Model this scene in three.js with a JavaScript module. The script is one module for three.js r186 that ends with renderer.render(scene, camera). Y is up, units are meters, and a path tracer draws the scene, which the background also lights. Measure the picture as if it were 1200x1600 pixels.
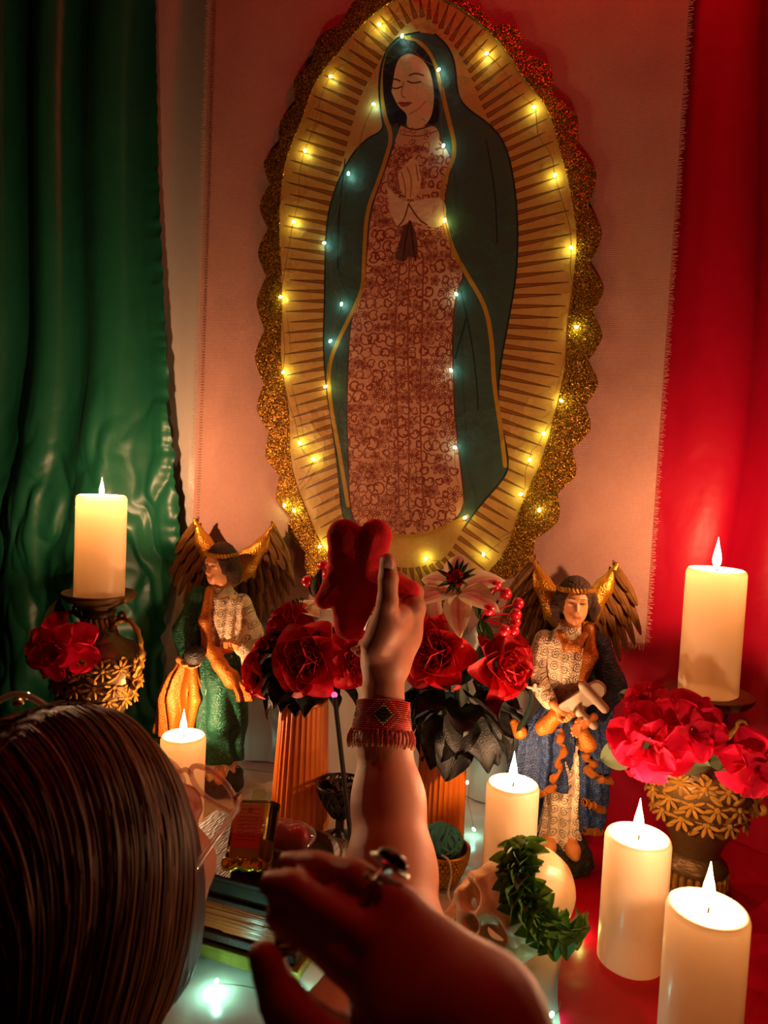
import * as THREE from 'three';
import { mergeGeometries, toCreasedNormals } from 'three/addons/utils/BufferGeometryUtils.js';
import { RoundedBoxGeometry } from 'three/addons/geometries/RoundedBoxGeometry.js';
import { ImprovedNoise } from 'three/addons/math/ImprovedNoise.js';

// ---------- camera, light and exposure ----------
const scene = new THREE.Scene();
scene.background = new THREE.Color(0, 0, 0);
const camera = new THREE.PerspectiveCamera(69.42, 0.75, 0.05, 20);
camera.rotation.order = 'YXZ';
camera.position.set(0.317, 0.52, 1.105);
camera.rotation.set(-3.3 * Math.PI / 180, 16 * Math.PI / 180, 2.7 * Math.PI / 180);
camera.focus = 0.95;
camera.userData.fStop = 6;
const renderer = new THREE.WebGLRenderer({ antialias: true });
renderer.toneMapping = THREE.LinearToneMapping;
renderer.toneMappingExposure = 1.1;
renderer.shadowMap.enabled = true;
const CANDLE_LIGHT = { color: [1, 0.53, 0.26], intensity: 0.15 };
const RED_LIGHT = { color: [1, 0.02, 0.03], intensity: 0.6, at: [0.3, 1.63, 0.17] };
const LED_LIGHT = { warm: [0.78, 1, 0.2], cool: [0.35, 1, 0.75], intensity: 0.002 };

// ---------- helpers ----------
function rng(seed) { let s = seed >>> 0; return () => { s = (s + 0x6d2b79f5) | 0; let t = Math.imul(s ^ (s >>> 15), 1 | s); t = (t + Math.imul(t ^ (t >>> 7), 61 | t)) ^ t; return ((t ^ (t >>> 14)) >>> 0) / 4294967296; }; }
const perlin = new ImprovedNoise(), noise = (x, y, z = 0) => perlin.noise(x, y, z);
const fbm = (x, y, z = 0, o = 4) => { let s = 0, a = 1; for (let i = 0; i < o; i++) { s += a * noise(x, y, z); x *= 2.03; y *= 2.03; z *= 2.03; a *= 0.5; } return s; };
const V = (a) => new THREE.Vector3(...a), clamp = THREE.MathUtils.clamp, lerp = THREE.MathUtils.lerp, sstep = THREE.MathUtils.smoothstep, TAU = Math.PI * 2;
const taken = new Map();
function numbered(name) { const n = taken.get(name) ?? 0; taken.set(name, n + 1); return n ? name + '_' + String(n).padStart(3, '0') : name; }
function tag(o, label, category, group, kind) { o.userData.label = label; if (category) o.userData.category = category; if (group) o.userData.group = group; if (kind) o.userData.kind = kind; return o; }
function thing(name, label, category, at = [0, 0, 0], group) { const o = new THREE.Group(); o.name = numbered(name); o.position.set(...at); scene.add(o); return tag(o, label, category, group); }
function part(name, geometry, material, parent, label) {
  const m = new THREE.Mesh(geometry, material); m.name = numbered(name); m.castShadow = m.receiveShadow = true;
  if (label) m.userData.label = label;
  (parent ?? scene).add(m); return m;
}
function solo(name, geometry, material, label, category, at, group) { const m = part(name, geometry, material); if (at) m.position.set(...at); return tag(m, label, category, group); }
function struct(name, geometry, material, at, parent) { const m = part(name, geometry, material, parent); if (at) m.position.set(...at); m.userData.kind = 'structure'; return m; }
function stuff(name, geometry, material, parent) { const m = part(name, geometry, material, parent); m.userData.kind = 'stuff'; return m; }
function copyOf(o, label, at) {
  const c = o.clone(); c.name = numbered(o.name.replace(/_\d{3}$/, '')); c.userData = { ...o.userData };
  c.traverse((k) => { if (k !== c && k.name) k.name = numbered(k.name.replace(/_\d{3}$/, '')); });
  if (label) c.userData.label = label; if (at) c.position.set(...at); scene.add(c); return c;
}
const std = (color, roughness = 0.6, more = {}) => new THREE.MeshStandardMaterial({ color, roughness, ...more });
const phys = (color, roughness = 0.5, more = {}) => new THREE.MeshPhysicalMaterial({ color, roughness, ...more });
function join(list) { return mergeGeometries(list.map((g) => { const c = g.index ? g.toNonIndexed() : g.clone(); for (const k of Object.keys(c.attributes)) if (!['position', 'normal', 'uv'].includes(k)) c.deleteAttribute(k); return c; })); }
const M4 = (at, turn = [0, 0, 0], s = [1, 1, 1]) => new THREE.Matrix4().compose(V(at), new THREE.Quaternion().setFromEuler(new THREE.Euler(...turn)), V(s));
const frame = (x, y, z, at = [0, 0, 0]) => new THREE.Matrix4().makeBasis(V(x), V(y), V(z)).setPosition(...at);
function tube(pts, r, segs = 24, sides = 6, closed = false) { return new THREE.TubeGeometry(new THREE.CatmullRomCurve3(pts.map((p) => (p.isVector3 ? p : V(p))), closed), segs, r, sides, closed); }
// a tube whose radius follows rad(t)
function taper(pts, rad, segs = 24, sides = 8) {
  const c = new THREE.CatmullRomCurve3(pts.map((p) => V(p))), g = new THREE.TubeGeometry(c, segs, 1, sides, false), p = g.attributes.position;
  for (let i = 0; i <= segs; i++) { const o = c.getPointAt(i / segs), r = rad(i / segs); for (let j = 0; j <= sides; j++) { const k = i * (sides + 1) + j, d = new THREE.Vector3().fromBufferAttribute(p, k).sub(o).multiplyScalar(r).add(o); p.setXYZ(k, d.x, d.y, d.z); } }
  g.computeVertexNormals(); return g;
}
function lathe(profile, segs = 48) { return new THREE.LatheGeometry(profile.map(([r, y]) => new THREE.Vector2(Math.max(r, 1e-4), y)), segs); }
// a grid surface from fn(u, v) -> [x, y, z]
function sheet(nu, nv, fn, uvScale = [1, 1]) {
  const pos = [], uv = [], idx = [];
  for (let j = 0; j <= nv; j++) for (let i = 0; i <= nu; i++) { pos.push(...fn(i / nu, j / nv)); uv.push((i / nu) * uvScale[0], (j / nv) * uvScale[1]); }
  for (let j = 0; j < nv; j++) for (let i = 0; i < nu; i++) { const a = j * (nu + 1) + i, b = a + 1, c = a + nu + 1, d = c + 1; idx.push(a, c, b, b, c, d); }
  const g = new THREE.BufferGeometry(); g.setAttribute('position', new THREE.Float32BufferAttribute(pos, 3)); g.setAttribute('uv', new THREE.Float32BufferAttribute(uv, 2)); g.setIndex(idx); g.computeVertexNormals(); return g;
}
function tint(g, fn) { const p = g.attributes.position, uv = g.attributes.uv, c = []; for (let i = 0; i < p.count; i++) c.push(...fn(p.getX(i), p.getY(i), p.getZ(i), uv ? uv.getX(i) : 0, uv ? uv.getY(i) : 0)); g.setAttribute('color', new THREE.Float32BufferAttribute(c, 3)); return g; }
// signed-distance sculpting: shapes are functions of (x, y, z), meshed with surface nets
const sd = {
  ball: (c, r) => (x, y, z) => Math.hypot(x - c[0], y - c[1], z - c[2]) - r,
  cap: (a, b, ra, rb = ra) => { const dx = b[0] - a[0], dy = b[1] - a[1], dz = b[2] - a[2], L = dx * dx + dy * dy + dz * dz || 1e-9; return (x, y, z) => { const px = x - a[0], py = y - a[1], pz = z - a[2], t = Math.min(1, Math.max(0, (px * dx + py * dy + pz * dz) / L)); return Math.hypot(px - dx * t, py - dy * t, pz - dz * t) - (ra + (rb - ra) * t); }; },
  ell: (c, r) => (x, y, z) => { const a = (x - c[0]) / r[0], b = (y - c[1]) / r[1], d = (z - c[2]) / r[2], k = Math.hypot(a, b, d), m = Math.hypot(a / r[0], b / r[1], d / r[2]); return m < 1e-9 ? -Math.min(...r) : (k * (k - 1)) / m; },
  box: (c, h, r = 0) => (x, y, z) => { const a = Math.abs(x - c[0]) - h[0] + r, b = Math.abs(y - c[1]) - h[1] + r, d = Math.abs(z - c[2]) - h[2] + r; return Math.hypot(Math.max(a, 0), Math.max(b, 0), Math.max(d, 0)) + Math.min(Math.max(a, b, d), 0) - r; },
  chain: (pts, rs, k = 0.006) => sd.join(k, ...pts.slice(1).map((p, i) => sd.cap(pts[i], p, rs[i], rs[i + 1]))),
  join: (k, ...fs) => (x, y, z) => { let d = fs[0](x, y, z); for (let i = 1; i < fs.length; i++) { const e = fs[i](x, y, z), h = Math.max(k - Math.abs(d - e), 0) / k; d = Math.min(d, e) - h * h * k * 0.25; } return d; },
  cut: (k, f, ...gs) => (x, y, z) => { let d = f(x, y, z); for (const g of gs) { const e = -g(x, y, z), h = Math.max(k - Math.abs(d - e), 0) / k; d = Math.max(d, e) + h * h * k * 0.25; } return d; },
  both: (f, g) => (x, y, z) => Math.max(f(x, y, z), g(x, y, z)),
  turned: (m, f) => { const e = m.clone().invert().elements; return (x, y, z) => f(e[0] * x + e[4] * y + e[8] * z + e[12], e[1] * x + e[5] * y + e[9] * z + e[13], e[2] * x + e[6] * y + e[10] * z + e[14]); },
};
function sculpt(f, lo, hi, cell, color) {
  const n = [0, 1, 2].map((k) => Math.ceil((hi[k] - lo[k]) / cell) + 2), [nx, ny, nz] = n, sx = 1, sy = nx, sz = nx * ny, val = new Float32Array(nx * ny * nz).fill(9), id = new Int32Array(nx * ny * nz).fill(-1), B = 8, near = [];
  const R = B * cell * 0.5 * 1.7321 * 1.35 + cell;
  for (let k = 0; k < nz - 1; k += B) for (let j = 0; j < ny - 1; j += B) for (let i = 0; i < nx - 1; i += B) {
    if (Math.abs(f(lo[0] + (i + B / 2) * cell, lo[1] + (j + B / 2) * cell, lo[2] + (k + B / 2) * cell)) > R) continue;
    near.push([i, j, k]);
    for (let c = k; c <= Math.min(k + B, nz - 1); c++) for (let b = j; b <= Math.min(j + B, ny - 1); b++) for (let a = i; a <= Math.min(i + B, nx - 1); a++) { const q = a + b * sy + c * sz; if (val[q] === 9) val[q] = f(lo[0] + a * cell, lo[1] + b * cell, lo[2] + c * cell); }
  }
  const pos = [], idx = [], corner = [0, sx, sy, sx + sy, sz, sx + sz, sy + sz, sx + sy + sz], edges = [[0, 1], [2, 3], [4, 5], [6, 7], [0, 2], [1, 3], [4, 6], [5, 7], [0, 4], [1, 5], [2, 6], [3, 7]];
  const each = (fn) => { for (const [i, j, k] of near) for (let c = k; c < Math.min(k + B, nz - 1); c++) for (let b = j; b < Math.min(j + B, ny - 1); b++) for (let a = i; a < Math.min(i + B, nx - 1); a++) fn(a, b, c, a + b * sy + c * sz); };
  each((a, b, c, q) => {
    let s = 0; for (let m = 0; m < 8; m++) if (val[q + corner[m]] < 0) s |= 1 << m;
    if (s === 0 || s === 255) return;
    let x = 0, y = 0, z = 0, w = 0;
    for (const [m, o] of edges) { if (((s >> m) & 1) === ((s >> o) & 1)) continue; const g0 = val[q + corner[m]], t = g0 / (g0 - val[q + corner[o]]); x += (m & 1) + ((o & 1) - (m & 1)) * t; y += ((m >> 1) & 1) + (((o >> 1) & 1) - ((m >> 1) & 1)) * t; z += (m >> 2) + ((o >> 2) - (m >> 2)) * t; w++; }
    id[q] = pos.length / 3; pos.push(lo[0] + (a + x / w) * cell, lo[1] + (b + y / w) * cell, lo[2] + (c + z / w) * cell);
  });
  const quad = (p, q, r, s, flip) => { if (p < 0 || q < 0 || r < 0 || s < 0) return; if (flip) idx.push(p, r, q, p, s, r); else idx.push(p, q, r, p, r, s); };
  each((a, b, c, q) => {
    const v = val[q] < 0;
    if (b && c && v !== val[q + sx] < 0) quad(id[q], id[q - sy], id[q - sy - sz], id[q - sz], !v);
    if (a && c && v !== val[q + sy] < 0) quad(id[q], id[q - sz], id[q - sz - sx], id[q - sx], !v);
    if (a && b && v !== val[q + sz] < 0) quad(id[q], id[q - sx], id[q - sx - sy], id[q - sy], !v);
  });
  const nor = new Float32Array(pos.length), e = cell * 0.6;
  for (let i = 0; i < pos.length; i += 3) { const [x, y, z] = [pos[i], pos[i + 1], pos[i + 2]], gx = f(x + e, y, z) - f(x - e, y, z), gy = f(x, y + e, z) - f(x, y - e, z), gz = f(x, y, z + e) - f(x, y, z - e), l = Math.hypot(gx, gy, gz) || 1; nor[i] = gx / l; nor[i + 1] = gy / l; nor[i + 2] = gz / l; }
  const g = new THREE.BufferGeometry(); g.setAttribute('position', new THREE.Float32BufferAttribute(pos, 3)); g.setAttribute('normal', new THREE.BufferAttribute(nor, 3)); g.setIndex(idx);
  const uv = new Float32Array((pos.length / 3) * 2); for (let i = 0; i < pos.length / 3; i++) { uv[2 * i] = pos[3 * i] + pos[3 * i + 2] * 0.7; uv[2 * i + 1] = pos[3 * i + 1] + pos[3 * i + 2] * 0.4; } g.setAttribute('uv', new THREE.BufferAttribute(uv, 2));
  if (color) tint(g, color);
  return g;
}
// textures: fn(u, v) -> value (0..1) or [r, g, b] (0..255)
function tex(n, fn, repeat = [1, 1], srgb = false) {
  const d = new Uint8Array(n * n * 4);
  for (let j = 0; j < n; j++) for (let i = 0; i < n; i++) { const r = fn(i / n, j / n), o = (j * n + i) * 4; if (typeof r === 'number') d[o] = d[o + 1] = d[o + 2] = clamp(r * 255, 0, 255); else for (let c = 0; c < 3; c++) d[o + c] = clamp(r[c], 0, 255); d[o + 3] = 255; }
  const t = new THREE.DataTexture(d, n, n); t.magFilter = THREE.LinearFilter; t.minFilter = THREE.LinearFilter; t.wrapS = t.wrapT = THREE.RepeatWrapping; t.repeat.set(...repeat); if (srgb) t.colorSpace = THREE.SRGBColorSpace; t.needsUpdate = true; return t;
}
const withRepeat = (t, a, b) => { const c = t.clone(); c.repeat.set(a, b); c.needsUpdate = true; return c; };
const tileNoise = (u, v, f, o = 4) => { let s = 0, a = 0.5; for (let i = 0; i < o; i++) { const n = f * 2 ** i, A = u * n, B = v * n; const k = (p, q) => noise(p, q, i * 7.3); const w1 = u, w2 = v; s += a * (k(A, B) * (1 - w1) * (1 - w2) + k(A - n, B) * w1 * (1 - w2) + k(A, B - n) * (1 - w1) * w2 + k(A - n, B - n) * w1 * w2); a *= 0.5; } return s; };
const T = {
  grain: tex(256, (u, v) => 0.5 + tileNoise(u, v, 12, 4)),
  speck: tex(256, ((r) => () => r())(rng(5))),
  weave: tex(256, (u, v) => 0.5 + 0.25 * Math.sin(u * TAU * 32) * Math.sign(Math.sin(v * TAU * 16) + 0.01) + 0.22 * Math.sin(v * TAU * 32) + 0.3 * tileNoise(u, v, 16, 3)),
  crinkle: tex(512, (u, v) => { const a = Math.abs(tileNoise(u, v, 4, 5)), b = tileNoise(u + 0.3, v, 6, 3); return 1 - Math.min(1, a * 2.4) * 0.8 + b * 0.3; }),
};
// glitter: a grain of small tilted flakes
T.flakes = (() => { const n = 512, r = rng(11), pts = []; for (let i = 0; i < 110 * 110; i++) pts.push([r(), r(), r()]); const G = 110, cell = Array.from({ length: G * G }, (_, i) => [(i % G + pts[i][0]) / G, (Math.floor(i / G) + pts[i][1]) / G, pts[i][2], r() * 2 - 1, r() * 2 - 1]);
  const near = (u, v) => { let best = 9, q; const a = Math.floor(u * G), b = Math.floor(v * G); for (let dy = -1; dy < 2; dy++) for (let dx = -1; dx < 2; dx++) { const c = cell[((b + dy + G) % G) * G + ((a + dx + G) % G)]; let x = Math.abs(c[0] - u), y = Math.abs(c[1] - v); x = Math.min(x, 1 - x); y = Math.min(y, 1 - y); const e = x * x + y * y; if (e < best) { best = e; q = c; } } return q; };
  return { normal: tex(n, (u, v) => { const c = near(u, v), x = c[3] * 0.42, y = c[4] * 0.42, z = Math.sqrt(1 - x * x - y * y); return [127.5 + x * 127, 127.5 + y * 127, 127.5 + z * 127]; }), color: tex(n, (u, v) => { const c = near(u, v), k = 0.4 + 0.85 * c[2] ** 2.6; return [225 * k, 148 * k, 44 * k]; }, [1, 1], true) }; })();


// ---------- the room ----------
const plaster = std('#4a3a32', 0.9, { bumpMap: withRepeat(T.grain, 6, 6), bumpScale: 0.002 });
struct('wall_back', new THREE.BoxGeometry(4.4, 2.6, 0.1), plaster, [0, 0.5, -0.13]);
struct('wall_left', new THREE.BoxGeometry(0.1, 2.6, 3.6), plaster, [-2.15, 0.5, 1.63]);
struct('wall_right', new THREE.BoxGeometry(0.1, 2.6, 3.6), plaster, [2.15, 0.5, 1.63]);
struct('wall_rear', new THREE.BoxGeometry(4.4, 2.6, 0.1), plaster, [0, 0.5, 3.38]);
struct('floor', new THREE.BoxGeometry(4.4, 0.1, 3.6), std('#4a3424', 0.6, { bumpMap: withRepeat(T.grain, 8, 8), bumpScale: 0.001 }), [0, -0.8, 1.63]);
struct('ceiling', new THREE.BoxGeometry(4.4, 0.1, 3.6), plaster, [0, 1.8, 1.63]);

// a red bulb on a flex hanging above the altar, outside the picture
{
  const [x, y, z] = RED_LIGHT.at, t = thing('pendant_lamp', 'bare red bulb hanging on a black flex above the altar', 'lamp', [x, y, z]);
  part('bulb', lathe([[0, -0.05], [0.02, -0.046], [0.034, -0.03], [0.04, -0.008], [0.034, 0.016], [0.02, 0.04], [0.014, 0.05], [0, 0.05]], 24), std('#300000', 0.4, { emissive: new THREE.Color(1, 0.02, 0.02), emissiveIntensity: 2 }), t);
  part('socket', lathe([[0, 0.05], [0.018, 0.05], [0.019, 0.085], [0.01, 0.1], [0, 0.1]], 20), std('#111111', 0.4), t);
  part('cord', tube([[0, 0.1, 0], [0, 0.14, 0], [0, 0.195, 0]], 0.003, 6, 6), std('#111111', 0.6), t);
  const l = new THREE.PointLight(new THREE.Color(...RED_LIGHT.color), RED_LIGHT.intensity); l.castShadow = true; l.shadow.radius = 1.8; t.add(l); l.position.set(0, -0.005, 0); l.name = 'red_bulb_light';
}

// ---------- the altar table and its cloths ----------
const wood = std('#5a3a22', 0.6, { bumpMap: withRepeat(T.grain, 4, 1), bumpScale: 0.001 });
{
  const t = thing('altar_table', 'low wooden table under the white, red and green altar cloths', 'table', [0.05, -0.75, 0.25]);
  const top = part('tabletop', new RoundedBoxGeometry(1.56, 0.03, 0.58, 2, 0.006), wood, t); top.position.y = 0.729;
  for (const [a, b] of [[-1, -1], [1, -1], [-1, 1], [1, 1]]) { const l = part('leg', new RoundedBoxGeometry(0.05, 0.714, 0.05, 2, 0.006), wood, t); l.position.set(a * 0.73, 0.357, b * 0.23); }
}
const satin = (color, rough, more = {}) => phys(color, rough, { sheen: 0.4, sheenRoughness: 0.5, sheenColor: new THREE.Color(color), side: THREE.DoubleSide, ...more });
const whiteSatin = satin('#c4b6aa', 0.28, { bumpMap: T.grain, bumpScale: 0.0006 });
const redSatin = satin('#b00628', 0.42, { specularIntensity: 0.4, bumpMap: T.grain, bumpScale: 0.0006 });
const greenSatin = satin('#1a5c40', 0.4, { sheenColor: new THREE.Color('#6a5a4c'), bumpMap: T.grain, bumpScale: 0.0006 });
const FRONT = 0.555;
// crushed fabric: sharp little ridges between soft hollows
const crush = (x, y, s, seed) => { const wx = x + 0.02 * noise(x * 22, y * 22, seed), wy = y + 0.02 * noise(y * 22, x * 22, seed + 5); return Math.abs(noise(wx * s, wy * s, seed)) + 0.5 * Math.abs(noise(wx * s * 2.1, wy * s * 2.1, seed + 3)); };
// a cloth lying on the table from z = 0.02 to the front edge, then hanging down
function clothOver(x0, x1, seed, amp, lift, drop, front = FRONT) {
  const flat = front + 0.05, total = flat + drop;
  return sheet(Math.round((x1(0) - x0(0)) * 260), Math.round(total * 260), (u, v) => {
    const s = v * total, on = s < flat, zz = on ? -0.05 + s : front, edge = Math.max(0, s - flat), x = lerp(x0(zz), x1(zz), u);
    const w = amp * crush(x, s, 9, seed);
    if (on) return [x, lift + w, zz];
    return [x, lift - edge + 0.004, front + 0.006 + w + 0.014 * Math.min(1, edge * 8) * (1 + Math.sin(x * 34 + 2 * noise(x * 3, seed)))];
  }, [(x1(0) - x0(0)) * 4, total * 4]);
}
tag(part('tablecloth', clothOver(() => -0.5, () => 0.37, 2, 0.006, 0.003, 0.4), whiteSatin), 'crumpled white satin tablecloth over the middle of the altar', 'tablecloth');
tag(part('tablecloth', clothOver((z) => 0.306 + 0.02 * z + 0.004 * Math.sin(z * 30), () => 0.86, 7, 0.0035, 0.0105, 0.45, FRONT + 0.018), redSatin), 'glossy red satin tablecloth over the right end of the altar', 'tablecloth');
{
  // the raised step below the left urn, covered by the end of the green cloth
  const t = thing('wooden_riser', 'small wooden block under the green cloth below the left urn', 'riser', [-0.455, 0.002, 0.16]);
  part('block', new RoundedBoxGeometry(0.2, 0.038, 0.2, 2, 0.004), wood, t).position.y = 0.0225;
  const g = sheet(120, 130, (u, v) => { const x = -0.74 + u * 0.45, z = -0.045 + v * 0.62, k = sstep(0.145 - Math.max(Math.abs(x + 0.455), Math.abs(z - 0.16)), 0, 0.04); return [x, 0.0145 + 0.035 * k + 0.004 * crush(x, z, 9, 4), z]; }, [2, 2]);
  tag(part('tablecloth', g, greenSatin), 'crushed green satin cloth over the left end of the altar', 'tablecloth');
}

// ---------- the hangings behind ----------
const hem = (pts) => { const c = pts.map((p) => p).sort((a, b) => a[1] - b[1]); return (y) => { let i = 0; while (i < c.length - 2 && y > c[i + 1][1]) i++; const [a, b] = [c[i], c[i + 1]], t = (y - a[1]) / (b[1] - a[1]); return lerp(a[0], b[0], clamp(t, -0.6, 1.6)); }; };
const folds = (x, y, f, seed) => { const w = x + 0.03 * noise(x * 3, y * 1.2, seed); const s = Math.sin(w * f + 1.6 * noise(w * 5, y * 0.7, seed + 2)); return Math.sign(s) * Math.pow(Math.abs(s), 0.75); };
{
  const edge = hem([[-0.445,1.284,-0.01],[-0.426,0.969,-0.01],[-0.409,0.777,-0.01],[-0.396,0.648,-0.01],[-0.379,0.496,-0.01],[-0.363,0.398,-0.01],[-0.396,0.206,-0.01],[-0.375,0.039,-0.01]]);
  const g = sheet(300, 420, (u, v) => {
    const y = 0.03 + v * 1.6, xe = edge(y), x = xe - (1 - u) * 0.95, d = xe - x;
    const low = sstep(y, 0.75, 0.25) ? 1 - sstep(y, 0.3, 0.75) : 1 - sstep(y, 0.3, 0.75), near = Math.exp(-d * 16);
    const ruffle = 0.007 * Math.exp(-d * 60) * noise(y * 75 + 2 * noise(y * 14, 1), 4.5) * (1 - sstep(y, 0.85, 1.1));
    return [x + 0.004 * Math.exp(-d * 90) * noise(y * 60, 3), y, -0.012 + 0.016 * folds(x, y, 46, 3) * (1 - 0.7 * Math.exp(-d * 14)) * (1 - 0.45 * low) + (0.026 * low + 0.012 * near * (1 - sstep(y, 0.75, 1.05))) * (crush(x * 1.2, y * 0.55, 11, 9) - 0.3) + 0.055 * low * sstep(d, 0.02, 0.12) + ruffle];
  }, [4, 6]);
  tag(part('curtain', g, greenSatin), 'dark green satin curtain hanging at the left of the white backdrop', 'curtain');
}
{
  const g = sheet(300, 200, (u, v) => { const x = -0.56 + u * 0.895, y = 0.006 + v * 1.6, b = 1 - sstep(y, 0.1, 0.5); return [x, y, -0.052 + 0.014 * (1 - sstep(x, -0.38, -0.33)) + 0.008 * (1 + folds(x * 1.3, y, 30, 20)) * (0.7 + 0.3 * b) + 0.012 * b * crush(x, y * 0.6, 9, 5)]; }, [4, 6]);
  tag(part('backdrop_cloth', g, whiteSatin), 'white satin backdrop hanging in soft folds behind the frayed banner', 'curtain');
}
{
  const edge = hem([[0.395,1.179,-0.01],[0.391,0.923,-0.01],[0.383,0.658,-0.01],[0.369,0.476,-0.01],[0.341,0.325,-0.01],[0.349,0.193,-0.01],[0.353,0.012,-0.01]]);
  const g = sheet(240, 260, (u, v) => { const y = 0.012 + v * 1.6, xe = Math.min(edge(y), 0.375) - 0.02, x = xe + u * 0.95; return [x, y, -0.036 + 0.016 * (1 + folds(x, y, 34, 31)) * (0.25 + 0.75 * sstep(x - xe, 0.02, 0.2)) + 0.004 * crush(x, y * 0.4, 8, 6)]; }, [4, 6]);
  tag(part('curtain', g, redSatin), 'bright red satin curtain hanging at the right behind the tall candle', 'curtain');
}


// ---------- the banner with its gold bordered panel ----------
const BANNER = { x0: -0.339, x1: 0.396, y0: 0.288, y1: 1.55, z: -0.01 };
const outerLine = [[0.071,1.252],[0.096,1.202],[0.121,1.185],[0.148,1.171],[0.177,1.141],[0.207,1.105],[0.236,1.057],[0.263,1.001],[0.282,0.942],[0.293,0.872],[0.297,0.811]], outerLow = [[0.301,0.789],[0.303,0.736],[0.301,0.675],[0.3,0.622],[0.287,0.563],[0.275,0.518],[0.264,0.476],[0.24,0.424],[0.216,0.381],[0.181,0.345],[0.126,0.311],[0.058,0.292],[-0.012,0.29],[-0.071,0.317],[-0.123,0.353],[-0.137,0.377],[-0.161,0.421],[-0.177,0.465],[-0.193,0.515],[-0.21,0.57],[-0.222,0.64],[-0.225,0.705],[-0.225,0.765]], outerLeft = [[-0.226,0.82],[-0.226,0.879],[-0.226,0.938],[-0.224,0.987],[-0.214,1.025],[-0.195,1.064],[-0.18,1.108],[-0.166,1.145],[-0.144,1.175],[-0.122,1.201],[-0.097,1.217],[-0.049,1.252],[0.014,1.264]];
const innerLine = [[0.015,1.235],[0.073,1.209],[0.14,1.149],[0.177,1.097],[0.215,1.046],[0.238,0.983],[0.256,0.921],[0.266,0.869],[0.266,0.807]], innerLow = [[0.264,0.776],[0.262,0.737],[0.261,0.674],[0.248,0.598],[0.234,0.539],[0.214,0.487],[0.187,0.402],[0.143,0.353],[0.076,0.335],[0.011,0.332],[-0.056,0.346],[-0.099,0.39],[-0.132,0.448],[-0.16,0.516],[-0.17,0.606],[-0.187,0.695],[-0.188,0.77]], innerLeft = [[-0.191,0.819],[-0.196,0.878],[-0.198,0.936],[-0.19,1.004],[-0.167,1.064],[-0.144,1.121],[-0.102,1.169],[-0.061,1.207],[-0.023,1.228]];
const smooth = (pts, n) => new THREE.CatmullRomCurve3(pts.map(([x, y]) => new THREE.Vector3(x, y, 0)), true).getSpacedPoints(n).slice(0, n);
function scalloped(pts) {
  const n = 720, c = smooth(pts, n), lobes = 33;
  return c.map((p, i) => { const q = c[(i + 3) % n], o = c[(i - 3 + n) % n], t = q.clone().sub(o).normalize(), k = i / n * lobes + 0.22 * Math.sin(i * 0.031), w = Math.abs(((k % 1) + 1) % 1 - 0.5) * 2; const h = 0.0165 * (Math.pow(1 - w, 1.35) - 0.45) + 0.0016 * noise(i * 0.13, 4); return new THREE.Vector2(p.x - t.y * h * -1, p.y + t.x * h * -1); });
}
const outerPts = scalloped([...outerLine, ...outerLow, ...outerLeft]), innerPts = smooth([...innerLine, ...innerLow, ...innerLeft], 260).map((p) => new THREE.Vector2(p.x, p.y));
const PRINT = { x: -0.25, y: 0.3, w: 0.6, h: 1.0, cw: 1200, ch: 2000 };
const gold = phys('#ffffff', 0.38, { metalness: 0.75, map: withRepeat(T.flakes.color, 9, 9), normalMap: withRepeat(T.flakes.normal, 9, 9) });
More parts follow.
